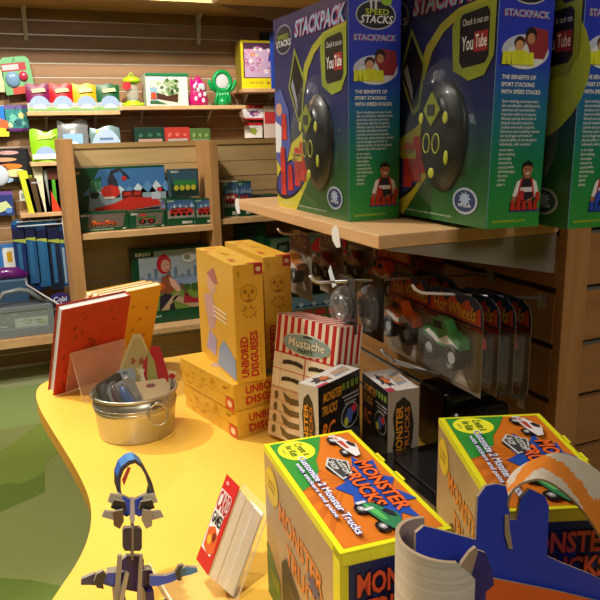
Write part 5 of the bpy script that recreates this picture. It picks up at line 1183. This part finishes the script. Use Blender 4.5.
box3('train_set_box', 'small green box with green and yellow wagons on top of the cube pair', 'box', 171, 198, 168.5, 195, CF+.085, .06, '#27454a', zq+.0015, 'green train set boxes', lambda F: (F['F'].rect(.05, .05, .95, .95, '#36566a', 1), F['F'].poly([(.05, .05), (.95, .05), (.95, .4), (.05, .5)], '#1f3328', 2), F['F'].rect(.12, .42, .9, .62, '#2f7a3e', 3), [F['F'].ell(.2+.2*q, .34, .09, .1, '#b8b43a', 4, 12) for q in range(4)], F['F'].text('BRIO', .04, .88, .3, .96, '#dfe6dc', 4, .04)))
def bigset(F):
    D = F['F']; D.rect(0, 0, 1, 1, GRN, 1); D.rect(.075, .17, 1, .97, '#a9b6c6', 2); D.rect(.075, .42, 1, .62, '#7e92ae', 3)
    for i in range(12): D.rect(.09+.08*i, .6, .13+.08*i, .64+.05*((i*7) % 3), '#6a82a4', 4)
    D.rect(.075, .17, 1, .46, '#6f8a3c', 5); 
    for u, w, s in ((.14, .46, .09), (.62, .46, .07), (.75, .45, .08), (.9, .46, .08), (.24, .44, .06)): D.star(u, w, s, s*.8, '#3c5a2a', 6, 9, .75, .2)
    D.rect(0, .90, .26, 1, GRN, 7); D.text('BRIO', .04, .915, .22, .965, '#eef2ea', 8, .06)
    # red haired child playing, wooden track
    D.poly([(.28, .17), (.30, .36), (.36, .40), (.44, .38), (.48, .17)], '#2a2530', 7)
    D.poly([(.30, .40), (.33, .60), (.42, .66), (.48, .56), (.47, .40)], '#8a4a30', 8); D.poly([(.42, .62), (.50, .56), (.56, .42), (.52, .40), (.44, .50)], '#d2a088', 9); D.ell(.33, .50, .04, .05, '#c05a30', 10)
    D.ell(.37, .79, .085, .13, '#c0243a', 9, 20); D.ell(.39, .77, .055, .085, '#d8a08c', 10, 18); D.poly([(.31, .86), (.38, .93), (.46, .84), (.42, .84), (.36, .86), (.32, .76)], '#c0243a', 11)
    D.ell(.375, .78, .008, .008, '#2a1a18', 12, 6); D.ell(.42, .78, .008, .008, '#2a1a18', 12, 6); D.poly([(.38, .72), (.42, .72), (.40, .705)], '#a03a3a', 12)
    D.poly([(.30, .17), (.44, .34), (.54, .40), (.52, .34), (.42, .24), (.40, .17)], '#b09878', 12); D.poly([(.44, .30), (.70, .17), (.9, .17), (.5, .36)], '#b09878', 12)
    D.poly([(.58, .24), (.60, .38), (.70, .30), (.84, .28), (.84, .36), (.90, .36), (.88, .22)], '#9a2434', 13); D.poly([(.54, .52), (.58, .52), (.66, .34), (.62, .34)], '#6a4a3a', 13)
    D.ell(.68, .86, .10, .085, '#8a9a98', 8, 22); D.ell(.68, .86, .09, .075, '#cdd2cc', 9, 22); D.ell(.66, .86, .04, .035, '#8a8a7a', 10); D.ell(.9, .88, .05, .05, '#c9c4a8', 9)
    D.poly([(.9, .76), (1, .66), (1, .78)], '#6f8a3c', 10); D.text('Train Set', .06, .08, .3, .12, '#cfdccf', 3)
box3('train_set_box', 'big green edged train set box showing a red haired child playing', 'box', 137, 213.5, 244, 325, CF+.10, .08, GRN, Z2+.001, 'green train set boxes', bigset)
m = MB(); p0 = at(82, 305, Y=CF+.10); p1 = at(134, 300, Y=CF+.10)
m.box(p0.x, p1.x, CF+.10, CF+.22, Z2+.001, p0.z+.02, P('#dfe2e4'), L=P('#23432e'))
D = Dec(m, (p0.x, CF+.10, Z2), (p1.x-p0.x, 0, 0), (0, 0, p0.z+.02-Z2)); D.rect(.05, .1, .95, .45, '#8aa06a', 1); D.poly([(.3, .5), (.7, .55), (.75, .75), (.62, .6), (.35, .7)], '#b08a4a', 2)
tag(m.build('train_set_box', bevel=.02, seg=4), 'pale rounded top box with grass picture, beside the red haired child box', 'box', 'green train set boxes')
# right bay goods
def cube2(F):
    cube('#b52f28', '#d8cfc4')(F); F['L'].rect(0, 0, 1, 1, '#d9d6cc', 12); F['L'].ell(.5, .4, .25, .12, '#5a6a4a', 13)
box3('train_set_box', 'white and green box with red engine in the right bay, upper shelf', 'box', 224, 238, 181, 216, CF+.05, .12, '#d9d6cc', Z3+.001, 'green train set boxes', cube2)
box3('train_set_box', 'green box with blue picture beside the white one in the right bay', 'box', 239, 251, 181, 216, CF+.05, .12, GRN, Z3+.001, 'green train set boxes', cube('#2a3c6a', '#b52f28'))
m = MB(); p0 = at(252, 200, Y=CF+.08); m.box(p0.x, p0.x+.16, CF+.08, CF+.2, Z3+.001, p0.z+.02, P('#1e3a30')); tag(m.build('train_set_box', bevel=.03, seg=5), 'dark green round topped pack at the right bay upper shelf', 'box', 'green train set boxes')
def engine(F):
    D = F['F']; D.rect(0, 0, 1, 1, GRN, 1); D.rect(.04, .33, 1, .98, '#5a6f5a', 2); D.poly([(.04, .33), (1, .33), (1, .50), (.04, .5)], '#b6a98a', 3)
    D.poly([(.10, .48), (.12, .86), (.26, .90), (.30, .78), (.46, .76), (.48, .48)], '#1d2420', 4); D.rect(.14, .66, .24, .80, '#51624f', 5); D.text('BRIO', .30, .64, .44, .72, '#c9d8b0', 6, .03)
    for q in (.18, .36): D.ell(q, .46, .085, .12, '#161812', 7, 16); D.ell(q, .46, .055, .08, '#b9b23a', 8, 14); D.ell(q, .46, .02, .03, '#161812', 9, 8)
    D.poly([(.52, .66), (.62, .92), (1, .96), (1, .60), (.58, .56)], '#b5262a', 4); D.rect(.60, .42, 1, .54, '#a52226', 5); D.ell(.72, .52, .05, .07, '#161812', 7); D.ell(.72, .52, .03, .045, '#b9b23a', 8)
    D.text('2+', .86, .08, .96, .22, '#dfe6dc', 4, .04)
box3('train_set_box', 'wide green box with dark and red engines and 2+ in the right bay', 'box', 268, 346, 232, 273, CF+.06, .14, GRN, Z4+.001, 'green train set boxes', engine)
box3('train_set_box', 'dark green tall box at the left of the right bay middle shelf', 'box', 243, 266, 224, 273, CF+.07, .12, '#123524', Z4+.001, 'green train set boxes', lambda F: (F['F'].rect(.1, .05, .5, .95, '#20281f', 1), F['F'].rect(.62, .05, .9, .95, '#1d5236', 1)))
def low(F):
    D = F['F']; D.rect(0, 0, 1, 1, GRN, 1); D.rect(.04, .05, .96, .95, '#6f8a9c', 2); mount(D, 4, .75, '#5f83a8', '#a9bcd0'); D.rect(.04, .05, .96, .6, '#4e5a34', 6)
    for q in range(4): D.rect(.12+.2*q, .40, .28+.2*q, .56, '#a5302a', 7); D.poly([(.1+.2*q, .2), (.3+.2*q, .3), (.3+.2*q, .36), (.1+.2*q, .26)], '#8a7a3a', 7)
box3('train_set_box', 'green box with mountains and a red train on the lowest visible right shelf', 'box', 282, 345, 289, 345, CF+.07, .14, GRN, Z5+.001, 'green train set boxes', low)

# ================================================================ LIGHT
W = bpy.data.worlds.new('world'); SC.world = W; W.use_nodes = True
W.node_tree.nodes['Background'].inputs[0].default_value = (1.0, .92, .80, 1); W.node_tree.nodes['Background'].inputs[1].default_value = .28
def area(name, loc, target, size, power, col=(1, .92, .80), sy=None):
    l = bpy.data.lights.new(name, 'AREA'); l.energy = power; l.size = size; l.color = col
    if sy: l.shape = 'RECTANGLE'; l.size_y = sy
    o = bpy.data.objects.new(name, l); COL.objects.link(o); o.location = loc
    o.rotation_euler = (V(target)-V(loc)).to_track_quat('-Z', 'Y').to_euler(); return o
def spot(name, loc, target, power, ang=60, r=.05, col=(1, .91, .78), blend=.5):
    l = bpy.data.lights.new(name, 'SPOT'); l.energy = power; l.spot_size = R(ang); l.spot_blend = blend; l.shadow_soft_size = r; l.color = col
    o = bpy.data.objects.new(name, l); COL.objects.link(o); o.location = loc
    o.rotation_euler = (V(target)-V(loc)).to_track_quat('-Z', 'Y').to_euler(); return o
spot('spot_light', (-.95, 2.55, 2.95), (.22, 1.35, .75), 200, 42, .04)
spot('spot_light', (-.35, .05, 3.0), (-.10, .84, .75), 200, 35, .05, blend=.8)
spot('spot_light', (.6, 2.6, 2.95), (.65, 4.3, 2.1), 260, 64, .05)
spot('spot_light', (-.4, 2.3, 2.95), (.3, 4.3, 1.3), 140, 75, .06)
spot('spot_light', (-1.3, 1.6, 2.95), (-.6, 3.0, 0), 160, 80, .06)  # added spot, only there to brighten the carpet at the left
area('fill_area', (-.5, 1.9, 3.05), (-.5, 1.9, 0), 1.0, 26, sy=1.6)  # unseen overhead fill light, added without a ceiling fitting
area('fill_area', (1.0, -1.4, 2.9), (.85, .9, 1.25), 1.0, 26)  # unseen frontal fill, added to brighten the box sides facing the camera
SC.view_settings.view_transform = 'Standard'; SC.view_settings.look = 'None'; SC.view_settings.gamma = 1; SC.view_settings.exposure = .1
